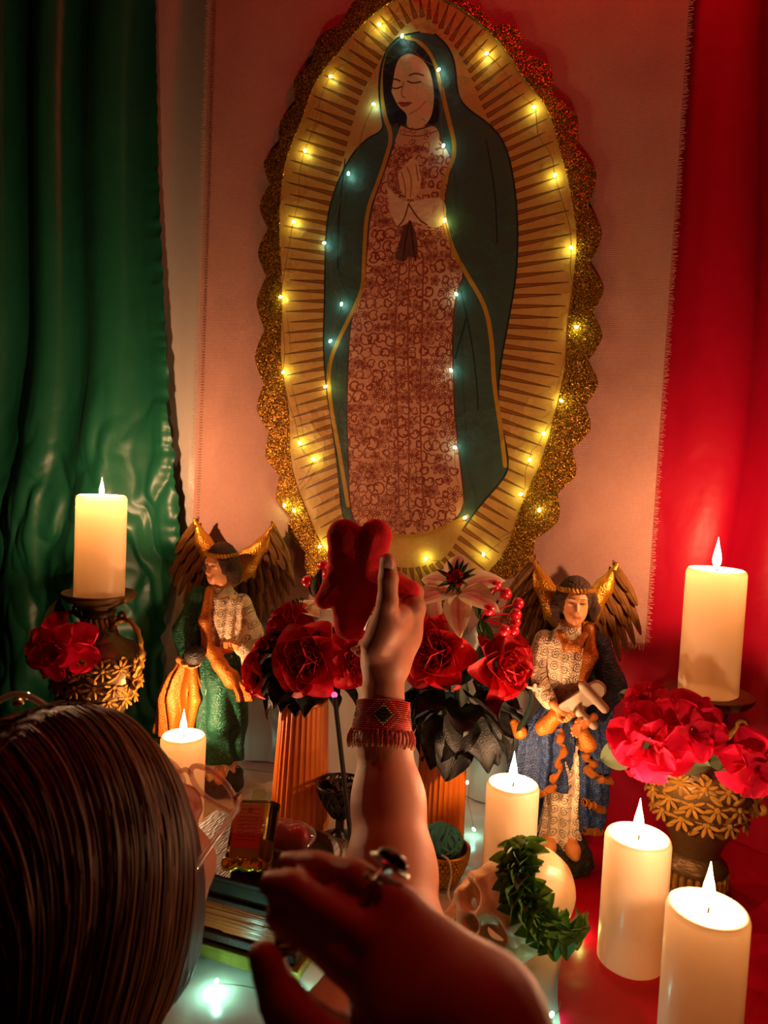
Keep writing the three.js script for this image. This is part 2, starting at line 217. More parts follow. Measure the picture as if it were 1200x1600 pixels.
{
  const t = thing('banner', 'long frayed linen banner with a gold bordered oval panel of a veiled praying figure', 'banner', [0, 0, BANNER.z]);
  const B = BANNER, wave = (x, y) => 0.0025 * noise(x * 4, y * 2.4, 8) + 0.003 * noise(x * 9, y * 0.8, 2) * (1 - sstep(0.35 - Math.abs(x - 0.03), 0, 0.1));
  const linen = std('#d0a297', 0.95, { bumpMap: withRepeat(T.weave, 9, 15), bumpScale: 0.0007, side: THREE.DoubleSide, map: tex(512, (u, v) => { const n = tileNoise(u, v, 6, 4), s = 0.5 + 0.5 * Math.sin(u * TAU * 128), q = 0.5 + 0.5 * Math.sin(v * TAU * 128), k = 205 + 24 * n + 10 * s + 10 * q + 16 * tileNoise(u * 1, v, 64, 2); return [k + 22, k + 8, k - 2]; }, [2, 3], true) });
  part('linen_cloth', sheet(90, 150, (u, v) => { const x = lerp(B.x0, B.x1, u), y = lerp(B.y0, B.y1, v); return [x, y, wave(x, y)]; }), linen, t);
  const hs = [], r = rng(3), strand = (x, y, dx, dy) => { const z = wave(x, y); hs.push(tube([[x, y, z], [x + dx * 0.5 + (r() - 0.5) * 0.002, y + dy * 0.5 + (r() - 0.5) * 0.002, z + 0.001], [x + dx + (r() - 0.5) * 0.003, y + dy + (r() - 0.5) * 0.003, z + 0.002 * r()]], 0.00035, 2, 3)); };
  for (let y = B.y0; y < B.y1; y += 0.0016) { strand(B.x0, y, -0.005 - 0.003 * r(), (r() - 0.5) * 0.002); strand(B.x1, y, 0.004 + 0.004 * r(), (r() - 0.6) * 0.003); }
  for (let x = B.x0; x < B.x1; x += 0.0014) strand(x, B.y0, (r() - 0.5) * 0.003, -0.007 - 0.004 * r());
  stuff('fringe', join(hs), std('#d3a591', 0.95), t);
  hs.length = 0;
  for (let y = B.y0 + 0.003; y < B.y1; y += 0.0045) for (const x of [B.x0 + 0.009]) hs.push(tube([[x - 0.003, y, wave(x, y) + 0.0006], [x, y + 0.001, wave(x, y) + 0.0014], [x + 0.003, y, wave(x, y) + 0.0006]], 0.0005, 2, 3));
  stuff('hem_stitching', join(hs), std('#8a5a4a', 0.9), t);
  // the printed panel: generic veiled figure in flat paint
  const cv = document.createElement('canvas'); cv.width = PRINT.cw; cv.height = PRINT.ch;
  const g = cv.getContext('2d'), X = ([x, y]) => [(x - PRINT.x) / PRINT.w * PRINT.cw, (1 - (y - PRINT.y) / PRINT.h) * PRINT.ch], r2 = rng(21);
  const path = (pts, close = true) => { const q = pts.map(X); g.beginPath(); g.moveTo(...q[0]); for (let i = 1; i < q.length; i++) { const m = [(q[i - 1][0] + q[i][0]) / 2, (q[i - 1][1] + q[i][1]) / 2]; g.quadraticCurveTo(...q[i - 1], ...m); } g.lineTo(...q[q.length - 1]); if (close) g.closePath(); };
  const fill = (pts, c) => { path(pts); g.fillStyle = c; g.fill(); }, line = (pts, c, w) => { path(pts, false); g.strokeStyle = c; g.lineWidth = w; g.lineJoin = g.lineCap = 'round'; g.stroke(); };
  g.fillStyle = '#b98443'; g.fillRect(0, 0, PRINT.cw, PRINT.ch);
  for (let i = 0; i < 9000; i++) { g.fillStyle = r2() < 0.5 ? 'rgba(120,70,20,0.10)' : 'rgba(255,230,160,0.10)'; g.fillRect(r2() * PRINT.cw, r2() * PRINT.ch, 2 + r2() * 8, 2 + r2() * 3); }
  // rays: thin painted spikes from the figure's outline towards the border
  const mid = [[0.033,0.77]][0];
  const rayAt = (bx, by, ex, ey, wd) => { const dx = ex - bx, dy = ey - by, l = Math.hypot(dx, dy), nx = -dy / l * wd, ny = dx / l * wd; const q = [[bx + nx, by + ny], [ex, ey], [bx - nx, by - ny]].map(X); g.beginPath(); g.moveTo(...q[0]); g.lineTo(...q[1]); g.lineTo(...q[2]); g.closePath(); g.fillStyle = '#8a4f12'; g.fill(); g.strokeStyle = '#4a2408'; g.lineWidth = 2; g.stroke(); };
  const NR = innerPts.length;
  for (let i = 0; i < NR; i += 2) { const e = innerPts[i], b = [mid[0] + (e.x - mid[0]) * 0.6, mid[1] + (e.y - mid[1]) * (0.62 + 0.2 * Math.abs(e.y - mid[1]) / 0.45)], k = i % 4 ? 0.93 : 0.84; const by = lerp(b[1], e.y, 0.55); rayAt(b[0], by, lerp(b[0], e.x, k), lerp(by, e.y, k), 0.0034); }
  const mantle = '#354840', trim = '#b07a1c', rose = '#c98a6c', roseLine = '#7c2a18', skin = '#d9a878', pale = '#d8ae90';
  const L = [[0.018,1.177],[-0.015,1.175],[-0.036,1.153],[-0.043,1.11],[-0.036,1.062],[-0.029,1.037],[-0.059,1.027],[-0.086,0.998],[-0.108,0.95],[-0.118,0.902],[-0.117,0.832],[-0.115,0.772],[-0.115,0.712],[-0.106,0.641],[-0.093,0.581],[-0.079,0.51],[-0.072,0.449],[-0.059,0.427]], Rr = [[0.128,0.44],[0.148,0.472],[0.18,0.512],[0.189,0.532],[0.181,0.57],[0.167,0.617],[0.166,0.674],[0.176,0.749],[0.184,0.814],[0.182,0.888],[0.172,0.953],[0.157,1.004],[0.132,1.034],[0.097,1.058],[0.081,1.08],[0.076,1.126],[0.063,1.153],[0.043,1.171]];
  fill([...L, ...Rr], mantle); line([...L], '#0d1a18', 5); line([...Rr], '#0d1a18', 5);
  const dress = [[0.02,1.042],[-0.008,1.029],[-0.019,0.998],[-0.031,0.961],[-0.046,0.918],[-0.049,0.85],[-0.05,0.801],[-0.07,0.759],[-0.072,0.692],[-0.07,0.601],[-0.064,0.531],[-0.058,0.45],[-0.043,0.428],[0,0.417],[0.062,0.417],[0.128,0.455],[0.118,0.519],[0.104,0.596],[0.095,0.692],[0.092,0.75],[0.097,0.797],[0.108,0.818],[0.084,0.855],[0.068,0.907],[0.075,0.959],[0.08,0.987],[0.062,1.014],[0.042,1.036]];
  fill(dress, rose);
  g.save(); path(dress); g.clip();
  // brocade: curls, sprigs and small blossoms
  for (let row = 0; row < 36; row++) for (let col = 0; col < 14; col++) {
    const c = X([-0.09 + col * 0.0145 + (row % 2) * 0.007 + (r2() - 0.5) * 0.006, 0.4 + row * 0.0178 + (r2() - 0.5) * 0.006]), s = 9 + r2() * 11, a = r2() * TAU;
    g.strokeStyle = roseLine; g.lineWidth = 2.6 + r2() * 2; g.beginPath();
    if (r2() < 0.55) { g.arc(c[0], c[1], s, a, a + 4.4); g.arc(c[0] + s * 0.4 * Math.cos(a), c[1] + s * 0.4 * Math.sin(a), s * 0.45, a + 4, a + 8); g.stroke(); }
    else { g.lineWidth = 2.2; for (let k = 0; k < 5; k++) { g.moveTo(c[0], c[1]); g.ellipse(c[0] + Math.cos(a + k * 1.256) * s * 0.85, c[1] + Math.sin(a + k * 1.256) * s * 0.85, s * 0.62, s * 0.42, a + k * 1.256, 0, TAU); } g.stroke(); }
  }
  for (const k of [0.36, 0.5, 0.66]) { const a = [[-0.037,0.849],[-0.042,0.732],[-0.039,0.612],[-0.028,0.452],[0.084,0.845],[0.085,0.731],[0.095,0.615],[0.112,0.46]]; line([0, 1, 2, 3].map((i) => [lerp(a[i][0], a[i + 4][0], k + 0.03 * Math.sin(i * 2 + k * 9)), lerp(a[i][1], a[i + 4][1], k)]), '#8a4028', 5); }
  g.restore(); line(dress, '#4a1a10', 4);
  line([[0.003,1.171],[-0.03,1.154],[-0.037,1.109],[-0.032,1.061],[-0.016,1.028],[-0.025,0.994],[-0.037,0.956],[-0.052,0.918],[-0.053,0.85],[-0.052,0.801],[-0.064,0.771],[-0.089,0.722],[-0.106,0.676],[-0.097,0.611],[-0.081,0.55],[-0.061,0.46]], trim, 13);
  line([[-0.005,1.172],[0.027,1.159],[0.049,1.12],[0.065,1.062],[0.085,0.999],[0.073,0.97],[0.064,0.941],[0.07,0.903],[0.085,0.855],[0.11,0.816],[0.142,0.768],[0.154,0.712],[0.159,0.655],[0.172,0.598],[0.183,0.534]], trim, 13);
  line([[0.102,0.793],[0.12,0.731],[0.133,0.664],[0.138,0.616]], '#101f1c', 4); line([[0.112,0.75],[0.099,0.692]], '#101f1c', 4); line([[-0.091,0.998],[-0.098,0.92],[-0.096,0.831]], '#101f1c', 4); line([[0.128,1.011],[0.146,0.936],[0.153,0.861]], '#101f1c', 4);
  // hair, face, neck, collar
  fill([[-0.009,1.171],[-0.03,1.156],[-0.037,1.128],[-0.033,1.08],[-0.018,1.036],[0.001,1.043],[0.029,1.047],[0.054,1.035],[0.056,1.063],[0.05,1.11],[0.036,1.143],[0.013,1.164]], '#140e12');
  fill([[-0.017,1.126],[-0.012,1.143],[0.004,1.149],[0.024,1.139],[0.039,1.119],[0.047,1.083],[0.045,1.055],[0.037,1.04],[0.02,1.034],[0.004,1.039],[0.007,1.058],[-0.01,1.071],[-0.021,1.094]], skin);
  line([[0.009,1.058],[0.023,1.064],[0.034,1.075]], '#a06a42', 3); line([[-0.023,1.101],[-0.014,1.097],[-0.005,1.1]], '#3a2014', 4); line([[0.004,1.107],[0.012,1.103],[0.024,1.104]], '#3a2014', 4); line([[0.006,1.115],[0.016,1.118],[0.028,1.113]], '#3a2014', 4); line([[-0.023,1.11],[-0.016,1.113],[-0.008,1.108]], '#3a2014', 4); line([[-0.002,1.106],[-0.006,1.087],[0.001,1.083]], '#a06a42', 4); fill([[-0.01,1.077],[-0.004,1.078],[0.001,1.076],[0.008,1.077],[0.013,1.074],[0.004,1.069],[-0.004,1.07]], '#9a4030'); line([[-0.01,1.076],[0.001,1.074],[0.013,1.074]], '#6a2018', 2);
  fill([[-0.003,1.044],[0.02,1.032],[0.049,1.041],[0.06,1.021],[0.052,0.998],[0.026,1.014],[0.003,1.006],[-0.012,1.02]], '#c9946a'); line([[-0.003,1.043],[0.02,1.032],[0.051,1.041]], '#4a2412', 4); line([[0.002,1.028],[0.026,1.023],[0.054,1.03]], '#7a4420', 3);
  for (let i = 0; i < 26; i++) { const q = X([lerp(-0.018, 0.05, r2()), lerp(0.985, 1.05, r2())]); g.strokeStyle = '#7a4024'; g.lineWidth = 2; g.beginPath(); g.arc(q[0], q[1], 5 + 5 * r2(), r2() * 6, r2() * 6 + 4); g.stroke(); }
  // joined hands and pale cuffs
  fill([[-0.022,0.955],[0,0.933],[0.015,0.926],[0.035,0.931],[0.065,0.933],[0.076,0.912],[0.067,0.884],[0.037,0.893],[0.017,0.9],[-0.001,0.887],[-0.015,0.916]], pale); line([[0.015,0.926],[0.009,0.901],[-0.001,0.891]], '#5a2a1c', 4); line([[0.015,0.924],[0.032,0.9],[0.045,0.892]], '#5a2a1c', 4);
  fill([[-0.005,0.971],[0.003,0.98],[0.012,0.989],[0.02,0.995],[0.029,0.979],[0.034,0.952],[0.025,0.931],[0.011,0.932],[0,0.948]], skin); line([[0.009,0.98],[0.018,0.962],[0.017,0.934]], '#8a5030', 3); line([[0.001,0.973],[0.008,0.953],[0.009,0.936]], '#8a5030', 3); line([[0.023,0.983],[0.028,0.958]], '#8a5030', 3);
  fill([[0.009,0.894],[0.027,0.893],[0.036,0.837],[0.019,0.849],[0.012,0.836],[-0.003,0.844]], '#5b3226'); line([[0.017,0.899],[0.012,0.867],[0.01,0.84]], '#2a120c', 4); line([[0.019,0.899],[0.024,0.866],[0.03,0.839]], '#2a120c', 4);
  line([[-0.059,0.429],[0,0.419],[0.062,0.417],[0.13,0.455]], trim, 12);
  const map = new THREE.CanvasTexture(cv); map.colorSpace = THREE.SRGBColorSpace; map.magFilter = THREE.LinearFilter;
  const shape = new THREE.Shape(innerPts), gp = new THREE.ExtrudeGeometry(shape, { depth: 0.0015, bevelEnabled: false });
  const p = gp.attributes.position, uv = gp.attributes.uv; for (let i = 0; i < p.count; i++) uv.setXY(i, (p.getX(i) - PRINT.x) / PRINT.w, (p.getY(i) - PRINT.y) / PRINT.h);
  const panel = part('oval_panel', gp, phys('#ffffff', 0.5, { map, clearcoat: 0.25, clearcoatRoughness: 0.35, bumpMap: withRepeat(T.crinkle, 2.2, 3.6), bumpScale: 0.004 }), t, 'glossy painted panel of a veiled figure in green and rose'); panel.position.z = 0.0035;
  const ring = new THREE.Shape(outerPts); ring.holes.push(new THREE.Path(innerPts.slice().reverse()));
  const gr = new THREE.ExtrudeGeometry(ring, { depth: 0.0022, bevelEnabled: true, bevelThickness: 0.0006, bevelSize: 0.0006, bevelSegments: 1 });
  const br = part('glitter_border', gr, gold, t, 'wavy gold glitter border'); br.position.z = 0.0035;
}


// ---------- string lights ----------
const wireMat = std('#8a6a3a', 0.4, { metalness: 0.6 });
const ledGeo = new THREE.SphereGeometry(0.0021, 10, 8).scale(1, 1.5, 1);
const ledWarm = std('#222211', 0.3, { emissive: new THREE.Color(1, 1, 0.45), emissiveIntensity: 9 }), ledCool = std('#112222', 0.3, { emissive: new THREE.Color(0.55, 1, 0.85), emissiveIntensity: 9 });
const ledDrop = lathe([[0, -0.005], [0.0032, -0.0035], [0.0042, 0], [0.0032, 0.004], [0.0014, 0.006], [0, 0.006]], 10), ledClear = phys('#fffbe8', 0.05, { transmission: 1, thickness: 0 });
function ledString(label, bulbs, wires, group) {
  const t = thing('string_lights', label, 'string lights', [0, 0, 0], group);
  for (const w of wires) part('wire', tube(w, 0.00045, w.length * 6, 4), wireMat, t);
  for (const [p, kind, power = 1] of bulbs) {
    const b = part('bulb', ledGeo, kind ? ledCool : ledWarm, t); b.position.set(...p); b.rotation.z = p[0] * 40;
    const l = new THREE.PointLight(new THREE.Color(...(kind ? LED_LIGHT.cool : LED_LIGHT.warm)), LED_LIGHT.intensity * power); l.shadow.radius = 0.1; l.position.set(...p); l.name = 'led_light'; t.add(l);   // no shadow map: past a dozen a browser runs out of them
  }
}
const onPanel = (list, z) => list.map(([x, y]) => [x, y, z]);
const slack = (pts, seed, amp = 0.006) => { const r = rng(seed), o = []; pts.forEach((p, i) => { o.push(p); const q = pts[i + 1]; if (q) for (const k of [0.33, 0.66]) o.push([lerp(p[0], q[0], k) + (r() - 0.5) * amp * 2, lerp(p[1], q[1], k) + (r() - 0.5) * amp * 2 - amp * 0.6, lerp(p[2], q[2], k) + (r() - 0.4) * 0.002]); }); return o; };
const ZL = BANNER.z + 0.0125;
{
  const right = onPanel([[0,1.226],[-0.043,1.191],[0.041,1.204],[0.123,1.131],[0.196,1.049],[0.231,0.951],[0.26,0.848],[0.274,0.736],[0.259,0.631],[0.237,0.583],[0.219,0.544],[0.209,0.493],[0.237,0.471],[0.159,0.4],[0.071,0.386]], ZL), left = onPanel([[-0.043,1.191],[-0.118,1.122],[-0.156,1.013],[-0.171,0.904],[-0.188,0.787],[-0.178,0.668],[-0.145,0.556],[-0.121,0.531],[-0.167,0.454],[-0.15,0.447],[-0.103,0.392],[-0.084,0.384]], ZL);
  ledString('string of warm yellow fairy lights following the gold border of the banner', [...right.slice(1).filter((_, i) => i !== 1).map((p) => [p, 0, 1]), ...left.slice(1).map((p, i) => [p, 0, i === 0 ? 0.6 : 1])], [slack(right, 5), slack(left, 9)]);
  const inner = onPanel([[-0.006,1.17],[0.053,1.115],[0.066,1.004],[0.074,0.895],[0.097,0.786],[0.095,0.673],[0.107,0.558],[0.128,0.453]], ZL), inner2 = onPanel([[-0.046,1.074],[-0.082,0.973],[-0.117,0.869],[-0.084,0.774],[-0.1,0.717],[-0.105,0.646]], ZL);
  ledString('string of cool white fairy lights crossing the robe of the figure', [...inner, ...inner2].map((p, i) => [p, i === 3 || i === 7 || i === 13 ? 0 : 1, 0.45]), [slack(inner, 15, 0.004), slack(inner2, 19, 0.004)]);
  const tb = [[[-0.009,0.012,0.48], 1, 3], [[0.072,0.012,0.462], 1, 2], [[0.306,0.012,0.414], 1, 1.6], [[0.328,0.016,0.272], 0, 1.5], [[0.156,0.052,-0.01], 1, 1.2], [[0.178,0.012,0.081], 1, 0.8], [[-0.265,0.011,-0.01], 1, 0.8]].map(([p, k, w]) => [[p[0], p[1] + 0.004, Math.max(p[2], 0.02)], k, w]);
  ledString('string of tiny cool lights lying loose among the things on the altar cloth', tb, [slack(tb.slice(0, 4).map((b) => b[0]).map(([x, y, z]) => [x, 0.014, z]), 25, 0.004), slack([tb[6][0], tb[4][0], tb[5][0]].map(([x, y, z]) => [x, Math.max(y, 0.014), z]), 27, 0.004)]);
}

// ---------- candles ----------
const wax = phys('#f6e6cc', 0.5, { transmission: 0.42, thickness: 0, clearcoat: 0.5, clearcoatRoughness: 0.2, side: THREE.DoubleSide });
const flameMat = std('#000000', 1, { emissive: new THREE.Color(1, 0.78, 0.42), emissiveIntensity: 14 }), wickMat = std('#1a1210', 0.9);
const flameGeo = lathe([[0, 0], [0.0022, 0.0015], [0.0042, 0.006], [0.0046, 0.0105], [0.0036, 0.017], [0.0019, 0.024], [0.0006, 0.031], [0, 0.034]], 16);
function candle(label, at, r, h, flame = 1, sunk = 0.004, power = 1, lean = [0, 0], lightAt = 0.021) {
  const t = thing('pillar_candle', label, 'candle', at, 'pillar candles on the altar'); t.rotation.set(lean[0], 0, lean[1]);
  const e = 0.004; part('wax', lathe([[0, 0.001], [r - e, 0.001], [r, e], [r, h - e * 1.4], [r - e * 0.35, h - e * 0.3], [r - e, h], [r - e * 1.8, h - 0.0006], [r - 0.009, h - sunk], [r * 0.4, h - sunk - 0.001], [0, h - sunk - 0.001]], 56), wax, t);
  part('wick', tube([[0, h - sunk - 0.002, 0], [0.0006, h - sunk + 0.005, 0], [-0.001, h - sunk + 0.01, 0.0004]], 0.0009, 8, 6), wickMat, t);
  const f = part('flame', flameGeo, flameMat, t); f.position.set(-0.0004, h - sunk + 0.004, 0); f.scale.setScalar(flame); f.castShadow = false;
  const l = new THREE.PointLight(new THREE.Color(...CANDLE_LIGHT.color), CANDLE_LIGHT.intensity * power); l.castShadow = true; l.shadow.radius = 0.2; l.position.set(-0.0004, h - sunk + 0.004 + lightAt * flame, 0); l.name = 'candle_light'; t.add(l);
}
candle('ivory pillar candle with a tiny flame on the left urn before the green curtain', [-0.354,0.313,0.213], 0.0345, 0.152, 0.8, 0.006, 1.7);
candle('tall ivory pillar candle burning on the right urn before the red curtain', [0.457,0.272,0.167], 0.0335, 0.15, 1.1, 0.004, 1.3);
candle('short ivory pillar candle burning at the feet of the green robed angel', [-0.224, 0.008, 0.193], 0.0315, 0.124, 1.1, 0.004, 0.8);
candle('ivory pillar candle burning behind the leaf crowned skull', [0.2425, 0.008, 0.237], 0.031, 0.15, 1.1, 0.004, 0.52);
candle('ivory pillar candle burning on the red cloth in front of the right urn', [0.38, 0.0145, 0.306], 0.0335, 0.138, 1.15, 0.004, 0.48);
candle('nearest ivory pillar candle, standing on the red cloth with the longest flame', [0.432, 0.0145, 0.422], 0.0345, 0.138, 1.2, 0.004, 0.42);


// ---------- petals and leaves ----------
// a petal or leaf growing along +y from the origin, cupped towards +z
function blade(len, wid, { shape = 0.9, cup = 0.2, curl = 0.3, ruffle = 0, waves = 5, seed = 1, nu = 8, nv = 10, fold = 0, tip = 0.5, broad = 0, roll = 0 } = {}) {
  return sheet(nu, nv, (u, v) => {
    const s = u * 2 - 1, prof = broad ? 0.5 * (v < 0.6 ? lerp(0.22, 1, Math.sin(v / 0.6 * Math.PI / 2)) : Math.sqrt(Math.max(0.0004, 1 - ((v - 0.6) / 0.4) ** 2 * (1 - 0.12 * broad)))) : Math.pow(Math.sin(Math.PI * clamp(0.04 + 0.96 * Math.pow(v, shape), 0, 1)), tip) * 0.5, w = wid * Math.max(prof, 0.03), x = s * w;
    const edge = Math.abs(s) ** 2 * ruffle * len * (0.3 + v) * Math.sin(s * waves + v * waves * 1.7 + seed * 2.1 + 2 * noise(v * 4, s * 3, seed));
    return [x, len * (v - 0.25 * curl * v * v), cup * wid * (s * s) * prof * 2 - roll * len * Math.max(0, v - 0.7) ** 2 * 6 - curl * len * v * v * 0.6 + edge + fold * Math.abs(s) * wid * 0.5];
  }, [1, 1]);
}
const turned = (g, m) => g.clone().applyMatrix4(m);
// puts a thing's +y along `up` and its +z as near as it can to `face`
function aim(o, up, face = [0, 0, 1]) { const y = V(up).normalize(), z = V(face); z.addScaledVector(y, -z.dot(y)).normalize(); o.quaternion.setFromRotationMatrix(new THREE.Matrix4().makeBasis(new THREE.Vector3().crossVectors(y, z), y, z)); return o; }
// stands a petal on a whorl: turned by `a` about +z, opened by `open` from +z (0 closed, PI/2 flat)
function whorl(o, a, open, r = 0, z = 0) { o.rotation.set(0, 0, 0); o.quaternion.setFromEuler(new THREE.Euler(0, 0, a)).multiply(new THREE.Quaternion().setFromEuler(new THREE.Euler(Math.PI / 2 - open, 0, 0))); o.position.set(-Math.sin(a) * r, Math.cos(a) * r, z); return o; }

// ---------- the two urns ----------
const bronze = std('#5d4423', 0.42, { metalness: 0.65, bumpMap: withRepeat(T.grain, 3, 3), bumpScale: 0.0008 }), bronzeGold = std('#a87a2c', 0.38, { metalness: 0.75, bumpMap: withRepeat(T.grain, 20, 20), bumpScale: 0.0004 });
const URN_R = [[0, 0.03], [0.07, 0.026], [0.085, 0.03], [0.1, 0.038], [0.12, 0.048], [0.145, 0.058], [0.165, 0.0625], [0.185, 0.061], [0.197, 0.052], [0.205, 0.036], [0.212, 0.028], [0.222, 0.0245]];
const urnR = (y) => { let i = 0; while (i < URN_R.length - 2 && y > URN_R[i + 1][0]) i++; const [a, b] = [URN_R[i], URN_R[i + 1]]; return lerp(a[1], b[1], clamp((y - a[0]) / (b[0] - a[0]), 0, 1)); };
const reliefFlower = (() => { const list = [new THREE.SphereGeometry(0.0042, 8, 6).scale(1, 1, 0.7)]; for (let k = 0; k < 8; k++) list.push(new THREE.SphereGeometry(1, 8, 6).scale(0.0026, 0.0062, 0.0018).translate(0, 0.0092, 0).applyMatrix4(M4([0, 0, 0], [0.12, 0, k * TAU / 8]))); return join(list); })();
const reliefLeaf = join([new THREE.SphereGeometry(1, 8, 6).scale(0.0036, 0.0085, 0.0016), new THREE.SphereGeometry(1, 6, 4).scale(0.0006, 0.0082, 0.0024)]);
function urn(label, at, turn) {
  const t = thing('urn', label, 'urn', at, 'antique gold urns'); t.rotation.y = turn;
  part('body', lathe([...URN_R.filter(([y]) => y >= 0.07).map(([y, r]) => [r, y]), [0.0215, 0.23], [0.021, 0.24], [0.024, 0.25], [0, 0.25]]), bronze, t);
  part('foot', lathe([[0, 0], [0.047, 0], [0.048, 0.008], [0.043, 0.014], [0.0435, 0.02], [0.037, 0.028], [0.035, 0.03], [0.035, 0.052], [0.037, 0.055], [0.035, 0.06], [0.028, 0.066], [0.026, 0.072], [0, 0.072]]), bronze, t);
  part('dish', lathe([[0, 0.249], [0.022, 0.249], [0.03, 0.256], [0.045, 0.262], [0.0505, 0.268], [0.0515, 0.272], [0.05, 0.2735], [0.046, 0.269], [0.03, 0.265], [0, 0.265]]), bronze, t);
  const ring = (n, r, y, g, m) => { const l = []; for (let k = 0; k < n; k++) l.push(turned(g, M4([0, y, 0], [0, k * TAU / n, 0]).multiply(M4([0, 0, r])))); return part('fluted_collar', join(l), m, t); };
  ring(26, 0.0355, 0.041, new THREE.CapsuleGeometry(0.0036, 0.013, 3, 6), bronzeGold); ring(20, 0.0222, 0.232, new THREE.CapsuleGeometry(0.003, 0.009, 3, 6).rotateZ(0.25), bronzeGold);
  const r = rng(17); let row = 0;
  for (const y of [0.175, 0.151, 0.128]) { const rad = urnR(y), n = Math.round(TAU * rad / 0.0262); for (let k = 0; k < n; k++) { const a = (k + (row % 2) * 0.5) * TAU / n, sl = (urnR(y + 0.006) - urnR(y - 0.006)) / 0.012, f = part('relief_flower', reliefFlower, bronzeGold, t); f.position.set(Math.sin(a) * rad, y, Math.cos(a) * rad); f.rotation.set(0, a, 0); f.rotateX(Math.atan(-sl) * -1 * -1); f.rotateZ(r() * 6); } row++; }
  row = 0;
  for (const y of [0.187, 0.163, 0.139, 0.115]) { const rad = urnR(y), n = Math.round(TAU * rad / 0.0262); for (let k = 0; k < n; k++) { const a = (k + (row % 2) * 0.5) * TAU / n, sl = (urnR(y + 0.006) - urnR(y - 0.006)) / 0.012, f = part('relief_leaf', reliefLeaf, bronzeGold, t); f.position.set(Math.sin(a) * (rad + 0.0004), y, Math.cos(a) * (rad + 0.0004)); f.rotation.set(0, a, 0); f.rotateX(Math.atan(-sl)); f.rotateZ((k % 2 ? 1 : -1) * (0.6 + r() * 0.6)); } row++; }
  for (const s of [-1, 1]) {
    const h = part('handle', taper([[0.024, 0.222], [0.036, 0.236], [0.054, 0.238], [0.07, 0.224], [0.076, 0.2], [0.073, 0.176], [0.064, 0.16], [0.0615, 0.148], [0.067, 0.143], [0.072, 0.149], [0.068, 0.155]].map(([x, y]) => [s * x, y, 0]), (q) => 0.0042 - 0.0014 * q + 0.0008 * Math.sin(q * 60), 60, 8), bronzeGold, t);
    part('scroll', taper([[0.036, 0.236], [0.037, 0.246], [0.044, 0.249], [0.047, 0.243], [0.042, 0.241]].map(([x, y]) => [s * x, y, 0]), (q) => 0.0032 - 0.0012 * q, 24, 8), bronzeGold, h);
    part('scroll', taper([[0.066, 0.163], [0.058, 0.168], [0.057, 0.176], [0.062, 0.178], [0.063, 0.173]].map(([x, y]) => [s * x, y, 0]), (q) => 0.003 - 0.0012 * q, 24, 8), bronzeGold, h);
  }
  return t;
}
const LEFT_URN = [-0.354,0.313,0.213], RIGHT_URN = [0.457,0.272,0.167];
urn('antique gold two handled urn beside the green robed angel', [LEFT_URN[0], 0.0535, LEFT_URN[2]], -0.1);
urn('antique gold two handled urn with raised daisies on the red cloth', [RIGHT_URN[0], 0.014, RIGHT_URN[2]], -0.5).scale.y = 0.956;

// ---------- pink silk flowers ----------
const pinkSilk = phys('#ee1044', 1, { specularIntensity: 0.2, transmission: 0.25, thickness: 0, side: THREE.DoubleSide, bumpMap: withRepeat(T.weave, 2, 2), bumpScale: 0.0003 }), greyLeaf = std('#4d5a3a', 0.7, { side: THREE.DoubleSide });
const pinkPetals = [0, 1, 2, 3].map((k) => blade(0.05, 0.04, { broad: 1, roll: 0.15, cup: 0.3, curl: 0.25 + 0.12 * k, ruffle: 0.075, waves: 6, seed: k + 1, nu: 14, nv: 16 }));
function pinkFlower(label, at, face, size, seed, leaves = 2) {
  const t = thing('silk_flower', label, 'flower', at, 'hot pink silk flowers on the urns'); t.quaternion.setFromUnitVectors(new THREE.Vector3(0, 0, 1), V(face).normalize()); t.scale.setScalar(size);
  const r = rng(seed);
  for (let k = 0; k < 6; k++) whorl(part('petal', pinkPetals[k % 4], pinkSilk, t), k * TAU / 6 + r() * 0.4, 1.35 + r() * 0.3, 0.003, 0);
  for (let k = 0; k < 5; k++) { const p = whorl(part('petal', pinkPetals[(k + 1) % 4], pinkSilk, t), k * TAU / 5 + 0.4 + r() * 0.5, 0.8 + r() * 0.35, 0.004, 0.006); p.scale.setScalar(0.75); }
  for (let k = 0; k < 4; k++) { const p = whorl(part('petal', pinkPetals[(k + 2) % 4], pinkSilk, t), k * TAU / 4 + r(), 0.3 + r() * 0.3, 0.003, 0.008); p.scale.setScalar(0.52); }
  for (let k = 0; k < leaves; k++) whorl(part('leaf', silkLeaf, greyLeaf, t), 1.2 + k * 2.6 + r(), 1.7, 0.02, -0.008);
  return t;
}
const silkLeaf = blade(0.05, 0.034, { shape: 0.8, cup: 0.1, curl: 0.3, fold: 0.25, nu: 6, nv: 8, tip: 0.7 });
pinkFlower('hot pink silk flower tucked in front of the left urn', [-0.365,0.256,0.274], [0.15, 0.1, 1], 1.05, 31, 3);
pinkFlower('wide hot pink silk flower covering the left handle of the right urn', [0.389,0.23,0.252], [-0.25, 0.15, 1], 0.96, 33, 2);
pinkFlower('hot pink silk flower under the dish of the right urn', [0.429,0.255,0.255], [0.3, 0.3, 1], 0.88, 37, 1);
pinkFlower('shaded pink silk flower at the back left of the right urn', [0.387,0.262,0.204], [-0.3, 0.6, 0.8], 0.6, 41, 1);
pinkFlower('hot pink silk flower at the right handle of the right urn', [0.499,0.22,0.237], [0.3, 0.0, 1], 0.85, 43, 1);


